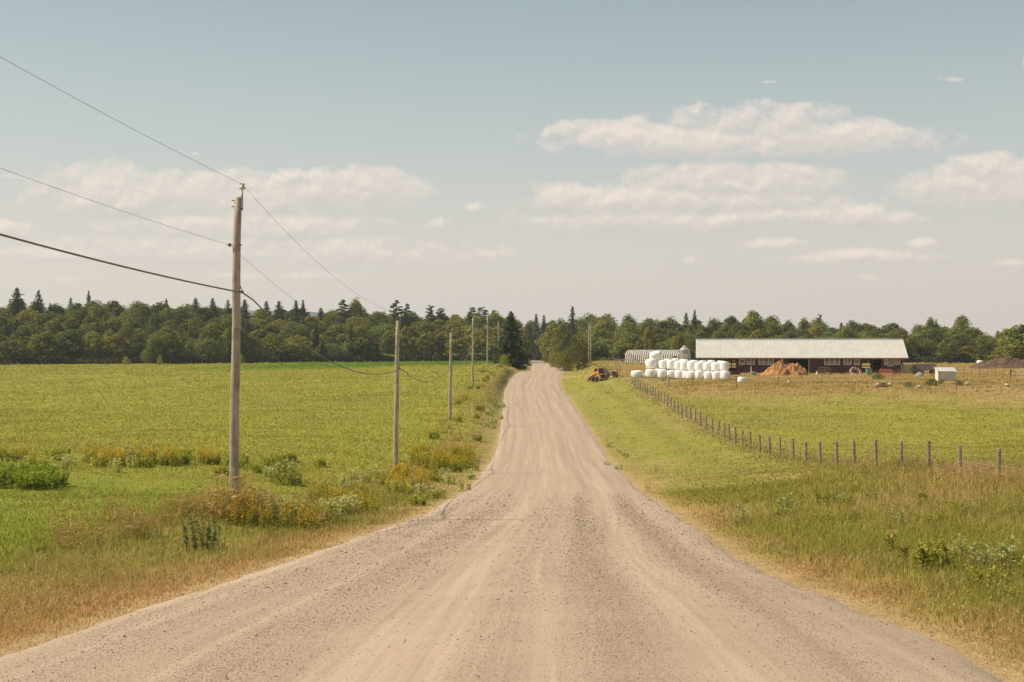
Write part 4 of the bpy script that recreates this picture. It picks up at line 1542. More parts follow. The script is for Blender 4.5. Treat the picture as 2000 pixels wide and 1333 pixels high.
# small posts right, behind the white shed
cf = [(at(px, Y).x, Y) for px, Y in ((1869, 236), (1884, 228), (1898, 222), (1913, 216), (1928, 210), (1944, 205), (1959, 200), (1973, 196))]
fence('paddock_fence', cf, 1.35, .055, [.5, 1.0], 'short row of thin posts between the white shed and the metal gate')
cf = [(at(px, Y).x, Y) for px, Y in ((1905, 262), (1963, 258), (2030, 256))]
fence('heap_fence', cf, 1.3, .055, [.5, 1.0], 'two thin posts standing in front of the dark soil heap')
cf = [(at(px, Y).x, Y) for px, Y in ((1163, 300), (1169, 298), (1174, 296), (1179, 294), (1184, 292), (1190, 290), (1196, 288), (1203, 286))]
fence('far_fence', cf, 1.1, .05, [.5, 1.0], 'row of tiny posts behind the loader below the dark wood')
cf = [(at(px, Y).x, Y) for px, Y in ((1203, 246), (1206.5, 240), (1210, 236), (1213, 232))]
fence('stub_fence', cf, 1.3, .05, [.6], 'four short posts right of the old implement')
# gate at the far end of the long fence
p0, p1, p2 = at(1238, 189), at(1306, 187), at(1353, 187)
g = empty('wire_gate', p0)
tag(g, 'wire gate with a thick wooden post and a slanting brace rail beyond the fence end', 'gate')
MB().tube([(p1.x - p0.x, p1.y - p0.y, p1.z - p0.z - .3), (p1.x - p0.x, p1.y - p0.y, p1.z - p0.z + 1.5)], .11, 8).build('post', M_OLDBOARD, g)
MB().tube([(p2.x - p0.x, p2.y - p0.y, p2.z - p0.z - .3), (p2.x - p0.x, p2.y - p0.y, p2.z - p0.z + 1.25)], .07, 8).build('post', M_OLDBOARD, g)
MB().tube([(p1.x - p0.x, p1.y - p0.y, p1.z - p0.z + 1.05), (p2.x - p0.x, p2.y - p0.y, p2.z - p0.z + .72)], .055, 6).build('brace_rail', M_OLDBOARD, g)
m = MB()
for zz in (.35, .7, 1.0, 1.3):
    m.tube([(0, 0, zz), (p1.x - p0.x, p1.y - p0.y, p1.z - p0.z + zz)], .008, 4)
for t in (.2, .4, .6, .8):
    q = (p1 - p0) * t
    m.tube([(q.x, q.y, q.z + .2), (q.x, q.y, q.z + 1.35)], .012, 4)
m.build('wire_panel', M_WIRE, g)
MB().box(((p1 - p0) * .84 + Vector((0, -.05, .85))), (.38, .02, .4)).build('sign_plate', M_GALV, g)


def pipe_gate(name, p, q, h, bars, mat, label, r_=.03, kick=.15, brace=False):
    root = empty(name, p)
    tag(root, label, 'gate')
    d = q - p
    m = MB()
    for k in range(bars):
        z = kick + (h - kick) * k / (bars - 1)
        m.tube([(0, 0, z), (d.x, d.y, d.z + z)], r_, 6)
    m.build('rails', mat, root)
    e = MB()
    for t in (0, .5, 1):
        e.tube([(d.x * t, d.y * t, d.z * t + kick * .4), (d.x * t, d.y * t, d.z * t + h + .03)], r_ * 1.15, 6)
    e.build('uprights', mat, root)
    return root


pipe_gate('pipe_gate', at(1983.5, 196), at(2040, 190), 1.35, 5, M_GALV, 'pale metal pipe gate at the right edge of the pasture', .028)
gp = empty('gate_brace', at(1974, 196))
tag(gp, 'wooden gate post with a slanting rail left of the pale metal gate', 'gate post')
MB().tube([(0, 0, -.3), (0, 0, 1.5)], .08, 8).build('post', M_POST, gp)
MB().tube([(0, 0, 1.0), (.68, 0, 1.25)], .05, 6).build('rail', M_POST, gp)

# ------------------------------------------------------------------ barn
BL = 38.9
BR = R(-8.0)
b0 = Vector(((1359 - 1000) / FPX * 252, 252, gz(34.7, 252)))
b0.z = -3.3
barn = empty('barn', b0, BR)
tag(barn, 'long low red barn with a pale ribbed metal roof and open front', 'barn')
EAVE, RIDGE, DEPTH, OH = 3.42, 6.55, 12.0, .75
YSC = BL / (1768 - 1357)


def bs(px):
    return (px - 1357) * YSC


def bz(py):
    return (735 - py) * 252 / FPX


XL, XR = .5, BL - .9
# openings of the front wall: (x0, x1, z0, z1)
openings = [(bs(1366), bs(1391), .9, 3.05), (bs(1402), bs(1438), .75, 3.05), (bs(1442.5), bs(1454), 1.75, 2.8), (bs(1457.5), bs(1473), 1.75, 3.25), (bs(1480.5), bs(1510), 1.75, 3.25), (bs(1540), bs(1577), 0, 3.1),
            (bs(1608), bs(1638), 1.75, 3.25), (bs(1645.5), bs(1660.5), 1.75, 3.25), (bs(1665.5), bs(1676), 1.75, 2.75), (bs(1680.5), bs(1717.5), .9, 3.05), (bs(1723), bs(1728.5), 1.75, 2.8), (bs(1742.5), bs(1753.5), 1.75, 3.25)]


def wall_with_holes(x0, x1, z0, z1, holes, y, th):
    xs = sorted(set([x0, x1] + [h[0] for h in holes] + [h[1] for h in holes]))
    zs = sorted(set([z0, z1] + [h[2] for h in holes] + [h[3] for h in holes]))
    m = MB()
    for i in range(len(xs) - 1):
        xa, xb = xs[i], xs[i + 1]
        run = None
        for j in range(len(zs) - 1):
            za, zb = zs[j], zs[j + 1]
            cx, cz = (xa + xb) / 2, (za + zb) / 2
            hole = any(h[0] < cx < h[1] and h[2] < cz < h[3] for h in holes)
            if not hole:
                run = [za, zb] if run is None else [run[0], zb]
            if hole or j == len(zs) - 2:
                if run:
                    m.box(((xa + xb) / 2, y, (run[0] + run[1]) / 2), (xb - xa, th, run[1] - run[0]))
                run = None
    return m


wall_with_holes(XL, XR, -.5, EAVE - .02, openings, 0.0, .12).build('front_wall', M_BARNRED, barn)
backholes = [(bs(1396), bs(1440), 1.0, 2.9), (bs(1474), bs(1515), 1.75, 2.9), (bs(1600), bs(1636), 1.75, 2.9), (bs(1640), bs(1662), 1.75, 2.9), (bs(1672), bs(1712), 1.0, 2.9)]
wall_with_holes(XL, XR, -.5, EAVE - .02, backholes, DEPTH, .12).build('back_wall', M_BARNRED, barn)
for xx, nm in ((XL, 'gable_wall'), (XR, 'gable_wall')):
    m = MB()
    y0, y1 = (.07, DEPTH - .07)
    m.prism([(xx - .06, y0, -.5), (xx - .06, y1, -.5), (xx - .06, y1, EAVE - .02), (xx - .06, DEPTH / 2, RIDGE - .12), (xx - .06, y0, EAVE - .02)], (.12, 0, 0))
    m.build(nm, M_BARNRED, barn)
# floor of packed straw inside
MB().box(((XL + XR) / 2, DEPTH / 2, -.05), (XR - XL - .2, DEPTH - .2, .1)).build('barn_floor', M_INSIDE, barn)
# roof: two ribbed sheets, each rib a real ridge
slope = math.atan2(RIDGE - EAVE, DEPTH / 2)


def roof_sheet(front):
    m = MB()
    n = int(BL / .46)
    prof = []
    for i in range(n):
        x = BL * i / n
        prof += [(x, 0), (x + .36, 0), (x + .385, .05), (x + .435, .05)]
    prof.append((BL, 0))
    ye, yr = -OH, DEPTH / 2
    ze = EAVE - OH * math.tan(slope) + .04
    zr = RIDGE + .04
    if not front:
        ye, yr = DEPTH + OH, DEPTH / 2
    V = []
    for (x, h) in prof:
        V += [(x, ye, ze + h), (x, yr, zr + h)]
    k = len(prof)
    F = [(2 * i, 2 * i + 2, 2 * i + 3, 2 * i + 1) for i in range(k - 1)]
    V2 = [(x, y, z - .035) for (x, y, z) in V]
    F2 = [tuple(len(V) + j for j in reversed(f)) for f in F]
    E = [(2 * i, 2 * i + 2, len(V) + 2 * i + 2, len(V) + 2 * i) for i in range(k - 1)]
    m.add(V + V2, F + F2 + E)
    return m.build('roof_sheet', M_ROOF, barn)


roof_sheet(True)
roof_sheet(False)
m = MB()
m.prism([(0, DEPTH / 2 - .32, RIDGE - .06), (0, DEPTH / 2, RIDGE + .13), (0, DEPTH / 2 + .32, RIDGE - .06), (0, DEPTH / 2, RIDGE + .09)], (BL, 0, 0))
m.build('ridge_cap', M_GALV, barn)
MB().box((BL / 2, -OH + .02, EAVE - OH * math.tan(slope) - .09), (BL - .04, .05, .17)).build('fascia', M_FASCIA, barn)
m = MB()
for xx in (.06, BL - .06):
    for sgn in (0, 1):
        ya, yb = (-OH + .05, DEPTH / 2) if sgn == 0 else (DEPTH + OH - .05, DEPTH / 2)
        m.prism([(xx - .025, ya, EAVE - OH * math.tan(slope) - .18), (xx - .025, yb, RIDGE - .17), (xx - .025, yb, RIDGE - .02), (xx - .025, ya, EAVE - OH * math.tan(slope) - .02)], (.05, 0, 0))
m.build('bargeboard', M_FASCIA, barn)


def barn_window(x0, x1, z0, z1, panes, glass=True):
    f = MB()
    t = .11
    yy = -.075
    f.box(((x0 + x1) / 2, yy, z1 - t / 2), (x1 - x0, .06, t))
    f.box(((x0 + x1) / 2, yy, z0 + t / 2), (x1 - x0, .06, t))
    for k in range(panes + 1):
        x = x0 + t / 2 + (x1 - x0 - t) * k / panes
        f.box((x, yy, (z0 + z1) / 2), (t * (1 if k in (0, panes) else .8), .06, z1 - z0 - 2 * t))
    fr = f.build('window', M_WHITE, barn)
    if glass:
        g_ = MB()
        g_.box(((x0 + x1) / 2, -.02, (z0 + z1) / 2), (x1 - x0 - .06, .015, z1 - z0 - .06))
        g_.build('pane', M_GLASS, fr)
        # curtain board standing in the lower half, as in the old windows of the photo
        s_ = MB()
        zz = z0 + (z1 - z0) * .30
        s_.box(((x0 + x1) / 2, -.045, zz), (x1 - x0 - 2 * t, .02, (z1 - z0) * .34))
        s_.build('lower_panel', M_GREYPANEL, fr)


barn_window(bs(1442.5), bs(1454), 1.75, 2.8, 1)
barn_window(bs(1457.5), bs(1473), 1.75, 3.25, 2)
barn_window(bs(1480.5), bs(1510), 1.75, 3.25, 3)
barn_window(bs(1608), bs(1638), 1.75, 3.25, 3)
barn_window(bs(1645.5), bs(1660.5), 1.75, 3.25, 2)
barn_window(bs(1665.5), bs(1676), 1.75, 2.75, 1)
barn_window(bs(1723), bs(1728.5), 1.75, 2.8, 1)
barn_window(bs(1742.5), bs(1753.5), 1.75, 3.25, 2)
# sliding door with its rail
dr = MB()
dr.box((bs(1587), -.10, 1.55), (bs(1597) - bs(1578), .06, 3.0))
dro = dr.build('sliding_door', M_BARNRED, barn)
MB().box((bs(1578.3), -.14, 1.55), (.08, .03, 3.0)).build('edge_strip', M_WHITE, dro)
MB().box((bs(1560), -.12, 3.18), (bs(1598) - bs(1522), .09, .10)).build('door_rail', M_GALV, barn)
# open bays: posts with Y braces, pale rails seen through the building
for (xa, xb) in ((bs(1402), bs(1438)), (bs(1680.5), bs(1717.5))):
    c = MB()
    xm = lerp(xa, xb, .52)
    c.box((xm, .0, 1.55), (.20, .18, 3.1))
    for s_ in (-1, 1):
        c.tube([(xm, 0, 2.3), (xm + s_ * .75, 0, 3.1)], .09, 6)
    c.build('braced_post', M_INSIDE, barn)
    for zz in (1.35, 2.0, 2.65):
        MB().box(((xa + xb) / 2, DEPTH - .2, zz), (xb - xa + 1.5, .05, .16)).build('inner_rail', M_WHITE, barn)
MB().box((bs(1378.5), .02, 2.55), (bs(1391) - bs(1366) - .05, .05, .95)).build('upper_panel', M_GREYPANEL, barn)
MB().box((bs(1378.5), .03, 1.5), (bs(1391) - bs(1366) - .05, .05, 1.1)).build('lower_panel', M_BARNRED, barn)
MB().box((bs(1735), -.085, 2.2), (bs(1742) - bs(1729), .04, 1.6)).build('grey_panel', M_GREYPANEL, barn)
MB().box((XL - .0, -.10, 1.45), (.16, .08, 3.8)).build('corner_board', M_FASCIA, barn)
MB().box((XR - .0, -.10, 1.45), (.16, .08, 3.8)).build('corner_board', M_FASCIA, barn)
m = MB()
for k in range(9):
    m.box((XL + 2 + k * 4.35, DEPTH / 2, 1.6), (.18, .18, 3.4))
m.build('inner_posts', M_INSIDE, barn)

# ------------------------------------------------------------------ silo
sp_ = at(1337, 250)
silo = empty('feed_silo', sp_)
tag(silo, 'small grey metal feed silo with conical top left of the barn', 'silo')
zt = CAMZ + (HOR - 675) / FPX * 250 - sp_.z
rs_ = 10.6 * 250 / FPX
m = MB()
prof = [(rs_ * .25, zt * .22), (rs_, zt * .42), (rs_, zt * .84)]
m.tube([(0, 0, z) for r_, z in prof], [r_ for r_, z in prof], 24, False)
m.build('tank', M_GALV, silo, False)
m = MB()
m.tube([(0, 0, zt * .835), (0, 0, zt * .97), (0, 0, zt)], [rs_ * 1.04, rs_ * .25, rs_ * .2], 24)
m.build('roof', M_GALV, silo)
for k in range(4):
    a = k * math.pi / 2 + .6
    MB().tube([(math.cos(a) * rs_, math.sin(a) * rs_, -.2), (math.cos(a) * rs_, math.sin(a) * rs_, zt * .5)], .05, 6).build('leg', M_GALV, silo)
m = MB()
for s_ in (-.2, .2):
    m.tube([(-rs_ * 1.05, s_, .1), (-rs_ * 1.05, s_, zt * .84), (-rs_ * .35, s_ * .6, zt * .99)], .02, 5)
for k in range(10):
    zz = .2 + k * .32
    m.tube([(-rs_ * 1.05, -.2, zz), (-rs_ * 1.05, .2, zz)], .015, 5)
m.build('ladder', M_DARKIRON, silo)
MB().box((.05, -rs_ - .015, zt * .62), (.9, .03, .7)).build('sign_plate', M_WHITE, silo)

# ------------------------------------------------------------------ hoop shed (white ribbed)
h0, h1 = at(1222, 292), at(1332, 286)
hoop = empty('hoop_shed', h0, math.atan2(h1.y - h0.y, h1.x - h0.x))
tag(hoop, 'long low white ribbed hoop shed before the wood left of the silo', 'shed')
HLn = (h1 - h0).length
hh = CAMZ + (HOR - 684.5) / FPX * 290 - h0.z
hw = 2.6
m = MB()
NR = 27
for i in range(NR):
    x = HLn * i / (NR - 1)
    pts = []
    for j in range(9):
        a = math.pi * j / 8
        pts.append((x, hw - hw * math.cos(a), hh * math.sin(a) ** .55 if 0 < j < 8 else -.1))
    m.tube(pts, .15, 5)
m.build('hoops', M_WHITE, hoop)
m = MB()
V, F = [], []
for i in range(2):
    x = .05 + (HLn - .1) * i
    for j in range(9):
        a = math.pi * j / 8
        V.append((x, hw - hw * .95 * math.cos(a), hh * .95 * math.sin(a) ** .55 if 0 < j < 8 else -.1))
F = [(j, j + 1, 9 + j + 1, 9 + j) for j in range(8)]
m.add(V, F)
m.build('cover', M_OLDBOARD, hoop)
m = MB()
for x in (0.0,):
    for k in range(5):
        m.box((x - .14, hw, .2 + k * .38), (.06, hw * 1.75, .2))
m.build('end_boards', M_OLDBOARD, hoop)
MB().tube([(0.4, -.15, hh * .85), (3.2, -.15, .2)], .06, 5).build('brace_rail', M_OLDBOARD, hoop)
rf_ = empty('rail_fence', at(1200, 284))
tag(rf_, 'low pale board fence running along the front of the hoop shed', 'fence')
pa, pb = at(1200, 284), at(1326, 276)
for zz in (.35, .95):
    MB().tube([(0, 0, zz), (pb.x - pa.x, pb.y - pa.y, pb.z - pa.z + zz)], .06, 5).build('rail', M_OLDBOARD, rf_)
for t in np.linspace(0, 1, 8):
    d_ = (pb - pa) * float(t)
    MB().tube([(d_.x, d_.y, d_.z - .3), (d_.x, d_.y, d_.z + 1.2)], .06, 5).build('post', M_OLDBOARD, rf_)

# ------------------------------------------------------------------ wrapped bales
def bale_mesh(seed):
    rs = np.random.default_rng(seed)
    V, F = [], []
    n, rows = 20, [(0.0, -.5), (.30, -.5), (.44, -.465), (.5, -.36), (.515, -.12), (.515, .12), (.5, .36), (.44, .465), (.30, .5), (0.0, .5)]
    for k, (r_, z) in enumerate(rows):
        for j in range(n):
            a = 6.2832 * j / n
            q = 1 + rs.normal(0, .034)
            V.append((r_ * q * math.cos(a), r_ * q * math.sin(a), z + rs.normal(0, .008)))
    for k in range(len(rows) - 1):
        for j in range(n):
            j2 = (j + 1) % n
            F.append((k * n + j, k * n + j2, (k + 1) * n + j2, (k + 1) * n + j))
    m = MB()
    m.add(V, F)
    return m.build('hay_bale', M_WRAP, None, True)


BALES = [bale_mesh(500 + s) for s in range(4)]
first_used = set()


def bale(px, Y, level, wpx, hpx, label, group, tilt=(0, 0, 0), lift=None, py=None):
    k = rng.integers(4)
    o = BALES[k].copy()
    COL.objects.link(o)
    w = wpx * Y / FPX
    h = hpx * Y / FPX
    w *= rng.uniform(.94, 1.06)
    h *= rng.uniform(.95, 1.04)
    x = (px - 1000) / FPX * Y
    zb = gz(x, Y) - .05 if lift is None else lift
    o.location = (x, Y, zb + h * (.5 + level * .96))
    o.scale = (w, w, h)
    o.rotation_euler = (tilt[0] + rng.normal(0, .05), tilt[1] + rng.normal(0, .05), rng.uniform(0, 6.28) if tilt == (0, 0, 0) else tilt[2])
    tag(o, label, 'hay bale', group)
    return o


GB = 'white wrapped bales stacked before the barn'
bot = [(1271.5, 19.5), (1294, 18), (1312, 17), (1328, 17.5), (1342, 16), (1350, 18), (1366.5, 17), (1384, 17.5), (1400.5, 17), (1416.5, 16.5)]
top = [(1273, 22, 'top'), (1295.5, 17), (1311.5, 17), (1326, 15), (1337, 16), (1352, 17), (1366, 16.5), (1382, 16.5), (1398.5, 17.5), (1414.5, 16)]
for i, (px, w) in enumerate(bot):
    Y = lerp(207, 199, i / 9)
    nm = ['leftmost', 'second from left', 'third from left', 'fourth from left', 'fifth from left', 'sixth from left', 'seventh from left', 'third from right', 'second from right', 'rightmost'][i]
    bale(px, Y, 0, w + 1.5, 17.5, '%s white wrapped bale in the bottom front row of the stack' % nm, GB)
for i, t_ in enumerate(top):
    px, w = t_[0], t_[1]
    Y = lerp(208, 200, i / 9) + .3
    nm = ['leftmost', 'second from left', 'third from left', 'fourth from left', 'fifth from left', 'sixth from left', 'seventh from left', 'third from right', 'second from right', 'rightmost'][i]
    bale(px, Y, 1, w + 1.2, 18, '%s white wrapped bale in the upper front row of the stack' % nm, GB)
for i, (px, w) in enumerate([(1288, 18), (1305, 17), (1320, 17), (1336, 18), (1356, 18), (1373, 17), (1390, 18), (1408, 17)]):
    Y = lerp(209.5, 202, i / 7) + 1.2
    bale(px, Y, 0, w, 18, 'white wrapped bale hidden low in the rear row of the stack', GB)
    bale(px, Y, 1, w, 19.3, 'white wrapped bale peeping over the upper front row from behind', GB)
bale(1280.5, 208.5, 2, 22, 17, 'tilted white wrapped bale alone on top of the stack', GB, (R(6), R(-14), .4))
bale(1244, 205, 0, 21.5, 14, 'lone white wrapped bale lying left of the stack', GB)
bale(1256, 207, 0, 9, 7, 'small half buried white bale between the lone bale and the stack', GB)
bale(1449, 190, 0, 16.5, 12.5, 'lone white wrapped bale lying in the grass right of the stack', GB)
bale(1914, 300, 0, 12, 13, 'white wrapped bale behind the dark soil heap', GB)
for b in BALES:
    bpy.data.objects.remove(b)


# ------------------------------------------------------------------ heaps
def heap(name, c, w, d, h, mat, label, cat, seed, n=70, rough=.22, twin=0.0):
    x = np.linspace(-1, 1, n)
    X, Y = np.meshgrid(x, x)
    r_ = np.sqrt(X ** 2 + Y ** 2)
    base = np.clip(1 - r_ ** 1.6, 0, 1) ** .8
    if twin:
        base = np.maximum(base * np.exp(-((X + .25) / .62) ** 2), .8 * np.clip(1 - (((X - twin) / .6) ** 2 + Y ** 2), 0, 1) ** .7)
    nz = fbm(X * 4 + seed, Y * 4 + seed, seed) - .5 + .8 * (fbm(X * 11, Y * 11, seed + 3) - .5)
    Z = base * (1 + rough * nz * 2) + nz * rough * .6 * np.clip(base * 3, 0, 1)
    V = np.stack([X.ravel() * w / 2, Y.ravel() * d / 2, Z.ravel() * h - .15], 1)
    V[:, 0] += (fbm(X.ravel() * 9, Y.ravel() * 9, seed + 5) - .5) * w * .05
    ii = np.arange(n * n).reshape(n, n)
    F = np.stack([ii[:-1, :-1].ravel(), ii[:-1, 1:].ravel(), ii[1:, 1:].ravel(), ii[1:, :-1].ravel()], 1)
    o = np_mesh(name, V, F, mat)
    o.location = c
    return tag(o, label, cat)


heap('manure_heap', at(1528, 226), 8.4, 6.5, 2.25, M_MANURE, 'orange brown manure heap in front of the open barn door', 'heap', 11, n=110, rough=.45, twin=.42)
heap('soil_heap', at(1968, 285), 17, 8, 2.0, M_SOIL, 'long dark brown soil heap at the right edge before the wood', 'heap', 12, rough=.25)


def rock(c, s, label, seed):
    rs = np.random.default_rng(seed)
    bm = bmesh.new()
    bmesh.ops.create_icosphere(bm, subdivisions=2, radius=1.0)
    for v in bm.verts:
        v.co *= 1 + rs.normal(0, .12)
        v.co.x *= 1.3
        v.co.z *= .7
    me = bpy.data.meshes.new('field_rock')
    bm.to_mesh(me)
    bm.free()
    me.materials.append(M_ROCK)
    o = bpy.data.objects.new('field_rock', me)
    COL.objects.link(o)
    o.location = c + Vector((0, 0, s * .3))
    s *= .72
    o.scale = (s, s, s)
    o.rotation_euler = (0, 0, rs.uniform(0, 6.28))
    return tag(o, label, 'rock', 'rocks on the rough bank')


for i, (px, Y, s, lab) in enumerate(((1541, 186, .40, 'pale flat rock in the grass below the manure heap'), (1737, 178, .42, 'pale rock on the bank below the red pipe gates'), (1795, 174, .36, 'pale rock at the foot of the dark bank bush'),
                                     (1714, 178, .5, 'grey rock in dark weeds on the bank left of the pale one'), (1888, 178, .42, 'pale rock on the bank right of the white shed'), (1906, 170, .32, 'small white rock below the paddock posts'),
                                     (1927, 170, .3, 'white slanting rock second from the right on the bank'), (1967, 175, .38, 'rightmost pale rock on the bank'), (1672, 188, .35, 'pale rock below the round feeder'), (1660, 188, .3, 'small pale rock left of the one below the feeder'))):
    rock(at(px, Y) + Vector((0, 0, .12)), s, lab, 600 + i)


# ------------------------------------------------------------------ machines and yard things
def wheel(root, c, r_, w, axis='x', rim=True, name='wheel'):
    m = MB()
    d = Vector((1, 0, 0)) if axis == 'x' else Vector((0, 1, 0))
    c = Vector(c)
    prof = [(-.5, .62), (-.5, .88), (-.36, 1.0), (.36, 1.0), (.5, .88), (.5, .62)]
    m.tube([c + d * w * a for a, b in prof], [r_ * b for a, b in prof], 18)
    wo_ = m.build(name, M_TYRE, root, False)
    if rim:
        q = MB()
        q.tube([c - d * w * .53, c + d * w * .53], [r_ * .56, r_ * .56], 14)
        q.build('rim', M_RIM, wo_)
    return wo_


ss = empty('skid_steer', at(1169.5, 206), R(28))
tag(ss, 'orange skid steer loader parked in the grass right of the road', 'loader')
m = MB()
m.prism([(-.62, -1.2, .35), (-.62, 1.15, .35), (-.62, 1.15, .95), (-.62, .3, 1.05), (-.62, -.75, 1.25), (-.62, -1.25, 1.1)], (1.24, 0, 0))
m.build('body', M_ORANGE, ss, False, .03)
m = MB()
m.prism([(-.46, -.75, 1.24), (-.46, .5, 1.02), (-.46, .5, 1.98), (-.46, -.6, 1.98)], (.92, 0, 0))
m.build('cab', M_DARKIRON, ss)
m = MB()
for sx_ in (-.5, .5):
    m.box((sx_, .52, 1.5), (.09, .09, 1.0))
    m.box((sx_, -.66, 1.62), (.09, .09, .80))
m.box((0, -.05, 2.03), (1.15, 1.35, .08))
m.build('cab_frame', M_ORANGE, ss)
m = MB()
m.box((0, -1.27, .78), (.80, .06, .55))
m.build('grille', M_DARKIRON, ss)
m = MB()
m.box((0, -1.29, 1.12), (1.05, .10, .10))
m.box((0, -1.29, .42), (1.05, .10, .14))
m.build('rear_bumper', M_RIM, ss)
for sx_ in (-1, 1):
    m = MB()
    m.prism([(sx_ * .64, -1.15, 1.05), (sx_ * .64, -1.15, 1.45), (sx_ * .64, -.6, 1.55), (sx_ * .64, 1.4, .95), (sx_ * .64, 1.85, .45), (sx_ * .64, 1.65, .4), (sx_ * .64, 1.2, .75), (sx_ * .64, -.6, 1.28)], (sx_ * .16, 0, 0))
    m.build('lift_arm', M_ORANGE, ss)
m = MB()
m.prism([(-.85, 1.65, .15), (-.85, 2.25, .05), (-.85, 1.75, .35), (-.85, 1.7, .75), (-.85, 1.6, .75)], (1.7, 0, 0))
m.build('bucket', M_RUST, ss)
for sx_ in (-1, 1):
    for yy in (-.62, .55):
        wheel(ss, (sx_ * .78, yy, .40), .42, .30)

im = empty('farm_implement', at(1194, 209), R(-8))
tag(im, 'rusty old hay implement with uprights and dark wheels right of the skid steer', 'implement')
MB().box((0, 0, .5), (2.1, 1.3, .14)).build('frame', M_RUST, im)
m = MB()
m.prism([(-1.0, -.45, .57), (-.2, -.45, .57), (-.35, -.45, 1.05), (-.95, -.45, 1.45)], (0, .9, 0))
m.build('hopper', M_GREYPANEL, im)
m = MB()
m.box((.45, 0, .82), (.75, .8, .48))
m.build('gearbox', M_RUST, im, False, .05)
m = MB()
for xx in (-.95, -.5, -.05, .4, .95):
    m.tube([(xx, -.55, .55), (xx, -.55, 1.45 + .25 * (xx < -.7))], .035, 6)
m.tube([(-.95, -.55, 1.42), (.95, -.55, 1.42)], .035, 6)
m.tube([(.95, -.55, 1.42), (1.05, -.55, .5)], .035, 6)
m.build('side_rack', M_DARKIRON, im)
MB().tube([(-1.05, 0, .5), (-1.05, 0, 1.75), (-.95, 0, 1.95)], .06, 8).build('chute', M_GREYPANEL, im)
MB().tube([(1.0, 0, .45), (1.9, 0, .3)], .05, 6).build('drawbar', M_DARKIRON, im)
for xx in (-.7, .6):
    for yy in (-.72, .72):
        wheel(im, (xx, yy, .33), .34, .2, 'y', True)

# small white shed
s0 = at(1828, 190)
sh = empty('animal_shed', s0, R(-7))
tag(sh, 'small white clapboard shed with a sloping metal roof in the rough grass', 'shed')
sw, sd, hf, hb = 2.45, 2.0, 1.42, 1.85
m = MB()
for k in range(6):
    z0_ = -.15 + k * (hf + .15) / 6
    m.box((sw / 2 + .28, -.012 * (k % 2), z0_ + .13), (sw, .07 + .02, .245))
m.build('front_wall', M_SHEDBOARD, sh)
m = MB()
m.prism([(.28, .05, -.2), (.28, sd, -.2), (.28, sd, hb - .05), (.28, .05, hf - .02)], (.05, 0, 0))
m.build('side_wall', M_WHITE, sh)
m = MB()
m.prism([(sw + .23, .05, -.2), (sw + .23, sd, -.2), (sw + .23, sd, hb - .05), (sw + .23, .05, hf - .02)], (.05, 0, 0))
m.build('side_wall', M_WHITE, sh)
MB().box((sw / 2 + .28, sd + .035, hb / 2 - .1), (sw, .06, hb - .1)).build('back_wall', M_WHITE, sh)
m = MB()
m.prism([(.1, -.25, hf - .06), (.1, sd + .2, hb + .03), (.1, sd + .2, hb + .09), (.1, -.25, hf)], (sw + .36, 0, 0))
m.build('roof', M_ROOF, sh)

# grey wagon right of the barn
wg = empty('hay_wagon', at(1809, 236), R(-6))
tag(wg, 'dark grey slatted hay wagon standing behind the white shed', 'wagon')
m = MB()
for k in range(14):
    m.box((-1.5 + k * .23, -.9, 1.35), (.19, .05, 1.1))
    m.box((-1.5 + k * .23, .9, 1.35), (.19, .05, 1.1))
m.build('slatted_side', M_OLDBOARD, wg)
MB().box((0, 0, .78), (3.2, 1.75, .1)).build('bed', M_DARKIRON, wg)
for xx in (-1.0, 1.0):
    for yy in (-.75, .75):
        wheel(wg, (xx, yy, .36), .36, .22, 'y')
pn = empty('board_panel', at(1782, 246), R(-4))
tag(pn, 'low board fence panel joining the barn corner to the wagon', 'fence')
for k in range(9):
    MB().box((-1.9 + k * .48, 0, .85), (.42, .05, 1.7)).build('board', M_OLDBOARD, pn)
tp_ = heap('tarp_heap', at(1796, 214), 1.7, 1.4, .85, M_GREYPANEL, 'grey covered lump beside the wagon behind the white shed', 'covered heap', 21, 24, .08)

# red pipe gates, feeder and small things along the barn front
pipe_gate('pipe_gate', at(1718.5, 222), at(1742, 218), 1.05, 5, M_REDPAINT, 'red pipe gate panel leaning before the right end of the barn', .045)
pipe_gate('pipe_gate', at(1743, 219), at(1768, 225), .95, 5, M_REDPAINT, 'second red pipe gate panel, right of the first near the barn corner', .04)
pipe_gate('pipe_gate', at(1598, 228), at(1622, 226), 1.25, 4, M_RUST, 'rusty pipe gate in tall weeds right of the sliding door', .04)
fd = empty('round_feeder', at(1670, 220), .3)
tag(fd, 'tipped round metal bale feeder with red and white hoops before the barn', 'feeder')
rot = Matrix.Rotation(R(52), 3, 'X') @ Matrix.Rotation(R(20), 3, 'Z')
for zz, mt in ((0, M_REDPAINT), (.45, M_WHITE), (.9, M_REDPAINT)):
    pts = [rot @ Vector((.85 * math.cos(a), .85 * math.sin(a), zz - .45)) + Vector((0, 0, .72)) for a in np.linspace(0, 6.2832, 19)]
    MB().tube(pts, .04, 6).build('hoop', mt, fd)
m = MB()
for a in np.linspace(0, 6.2832, 11)[:-1]:
    m.tube([rot @ Vector((.85 * math.cos(a), .85 * math.sin(a), -.45)) + Vector((0, 0, .72)), rot @ Vector((.85 * math.cos(a + .3), .85 * math.sin(a + .3), .45)) + Vector((0, 0, .72))], .03, 5)
m.build('bars', M_WHITE, fd)
gb_ = empty('feed_bin', at(1697, 224))
tag(gb_, 'pale green plastic bin standing against the open barn bay', 'bin')
MB().box((0, 0, .45), (.85, .7, 1.1), None, 1.12).build('bin_body', M_TEAL, gb_, False, .04)
MB().box((0, 0, 1.03), (1.0, .84, .08)).build('lid', M_TEAL, gb_, False, .02)
bt_ = empty('water_tub', at(1472, 228))
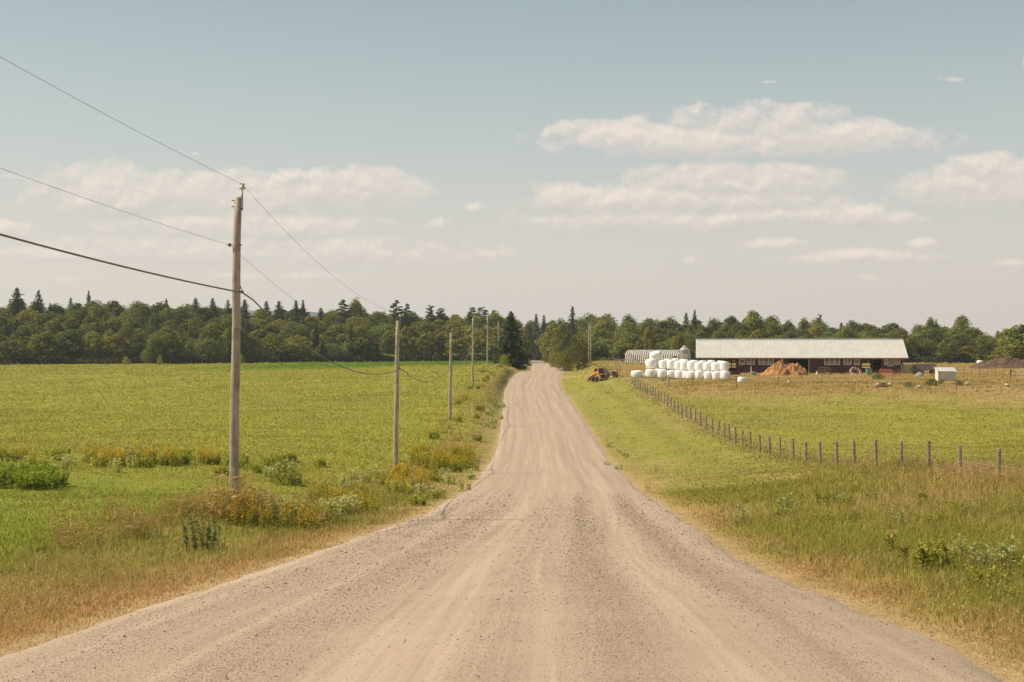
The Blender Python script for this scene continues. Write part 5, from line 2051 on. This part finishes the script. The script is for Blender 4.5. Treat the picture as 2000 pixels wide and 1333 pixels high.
tag(bt_, 'pale blue tub with a white pipe left of the manure heap', 'tub')
m = MB()
m.tube([(0, 0, -.1), (0, 0, .55), (0, 0, .6)], [.45, .52, .55], 16)
m.build('tub_body', M_BLUE, bt_, True)
MB().tube([(-.45, 0, 0), (-.45, 0, 1.0), (-.42, 0, 1.5)], .06, 8).build('pipe', M_WHITE, bt_)
bk_ = empty('feed_bunk', at(1424, 230), R(-8))
tag(bk_, 'dark red feed bunk board before the open left bay of the barn', 'feed bunk')
MB().box((.6, 0, .35), (2.6, .08, .7)).build('front_board', M_BARNRED, bk_)
MB().box((.6, .5, .35), (2.6, .08, .6)).build('back_board', M_BARNRED, bk_)
MB().box((.6, .25, .12), (2.5, .42, .08)).build('trough_floor', M_INSIDE, bk_)
jg = empty('white_jug', at(1595.5, 222))
tag(jg, 'white plastic jug on the grass below the sliding door edge', 'jug')
MB().tube([(0, 0, 0), (0, 0, .45), (0, 0, .62), (0, 0, .75)], [.17, .18, .07, .06], 10).build('jug_body', M_WHITE, jg, True)
MB().tube([(0, 0, .74), (0, 0, .80)], .07, 8).build('cap', M_BLUE, jg)

# ------------------------------------------------------------------ distant hills
def hill(name, x0, x1, Y, prof, mat):
    n = 60
    V = []
    for i in range(n + 1):
        x = lerp(x0, x1, i / n)
        t = i / n
        z = np.interp(t, *prof) + 4 * (float(fbm(x / 60.0, 2.2, 71)) - .5)
        V += [(x, Y, -20), (x, Y + 60, z * .75), (x, Y + 260, z), (x, Y + 900, -20)]
    F = []
    for i in range(n):
        for k in range(3):
            a = i * 4 + k
            F.append((a, a + 4, a + 5, a + 1))
    o = np_mesh(name, V, np.array(F), mat, smooth=True)
    return tag(o, kind='structure')


M_HILL = simple('far_wooded_hill', (.06, .085, .05), .95, 0, .35, .02)
hill('hills', -1900, 400, 3000, ([0, .2, .45, .62, .8, 1], [60, 92, 99, 90, 60, 10]), M_HILL)

# ------------------------------------------------------------------ haze over the valley
m, t, out = newmat('valley_haze')
pv = t.node('ShaderNodeVolumePrincipled')
pv.inputs['Color'].default_value = (.86, .90, .95, 1)
pv.inputs['Density'].default_value = HAZE
pv.inputs['Anisotropy'].default_value = .2
t.l.new(pv.outputs[0], out.inputs[1])
if HAZE > 0:
    hb = MB().box((0, 1700, 60), (7000, 3800, 160)).build('haze', m)
    tag(hb, kind='stuff')

# ------------------------------------------------------------------ remove the prototypes
for key, root in PROTO.items():
    for ch in list(root.children):
        bpy.data.objects.remove(ch)
    bpy.data.objects.remove(root)
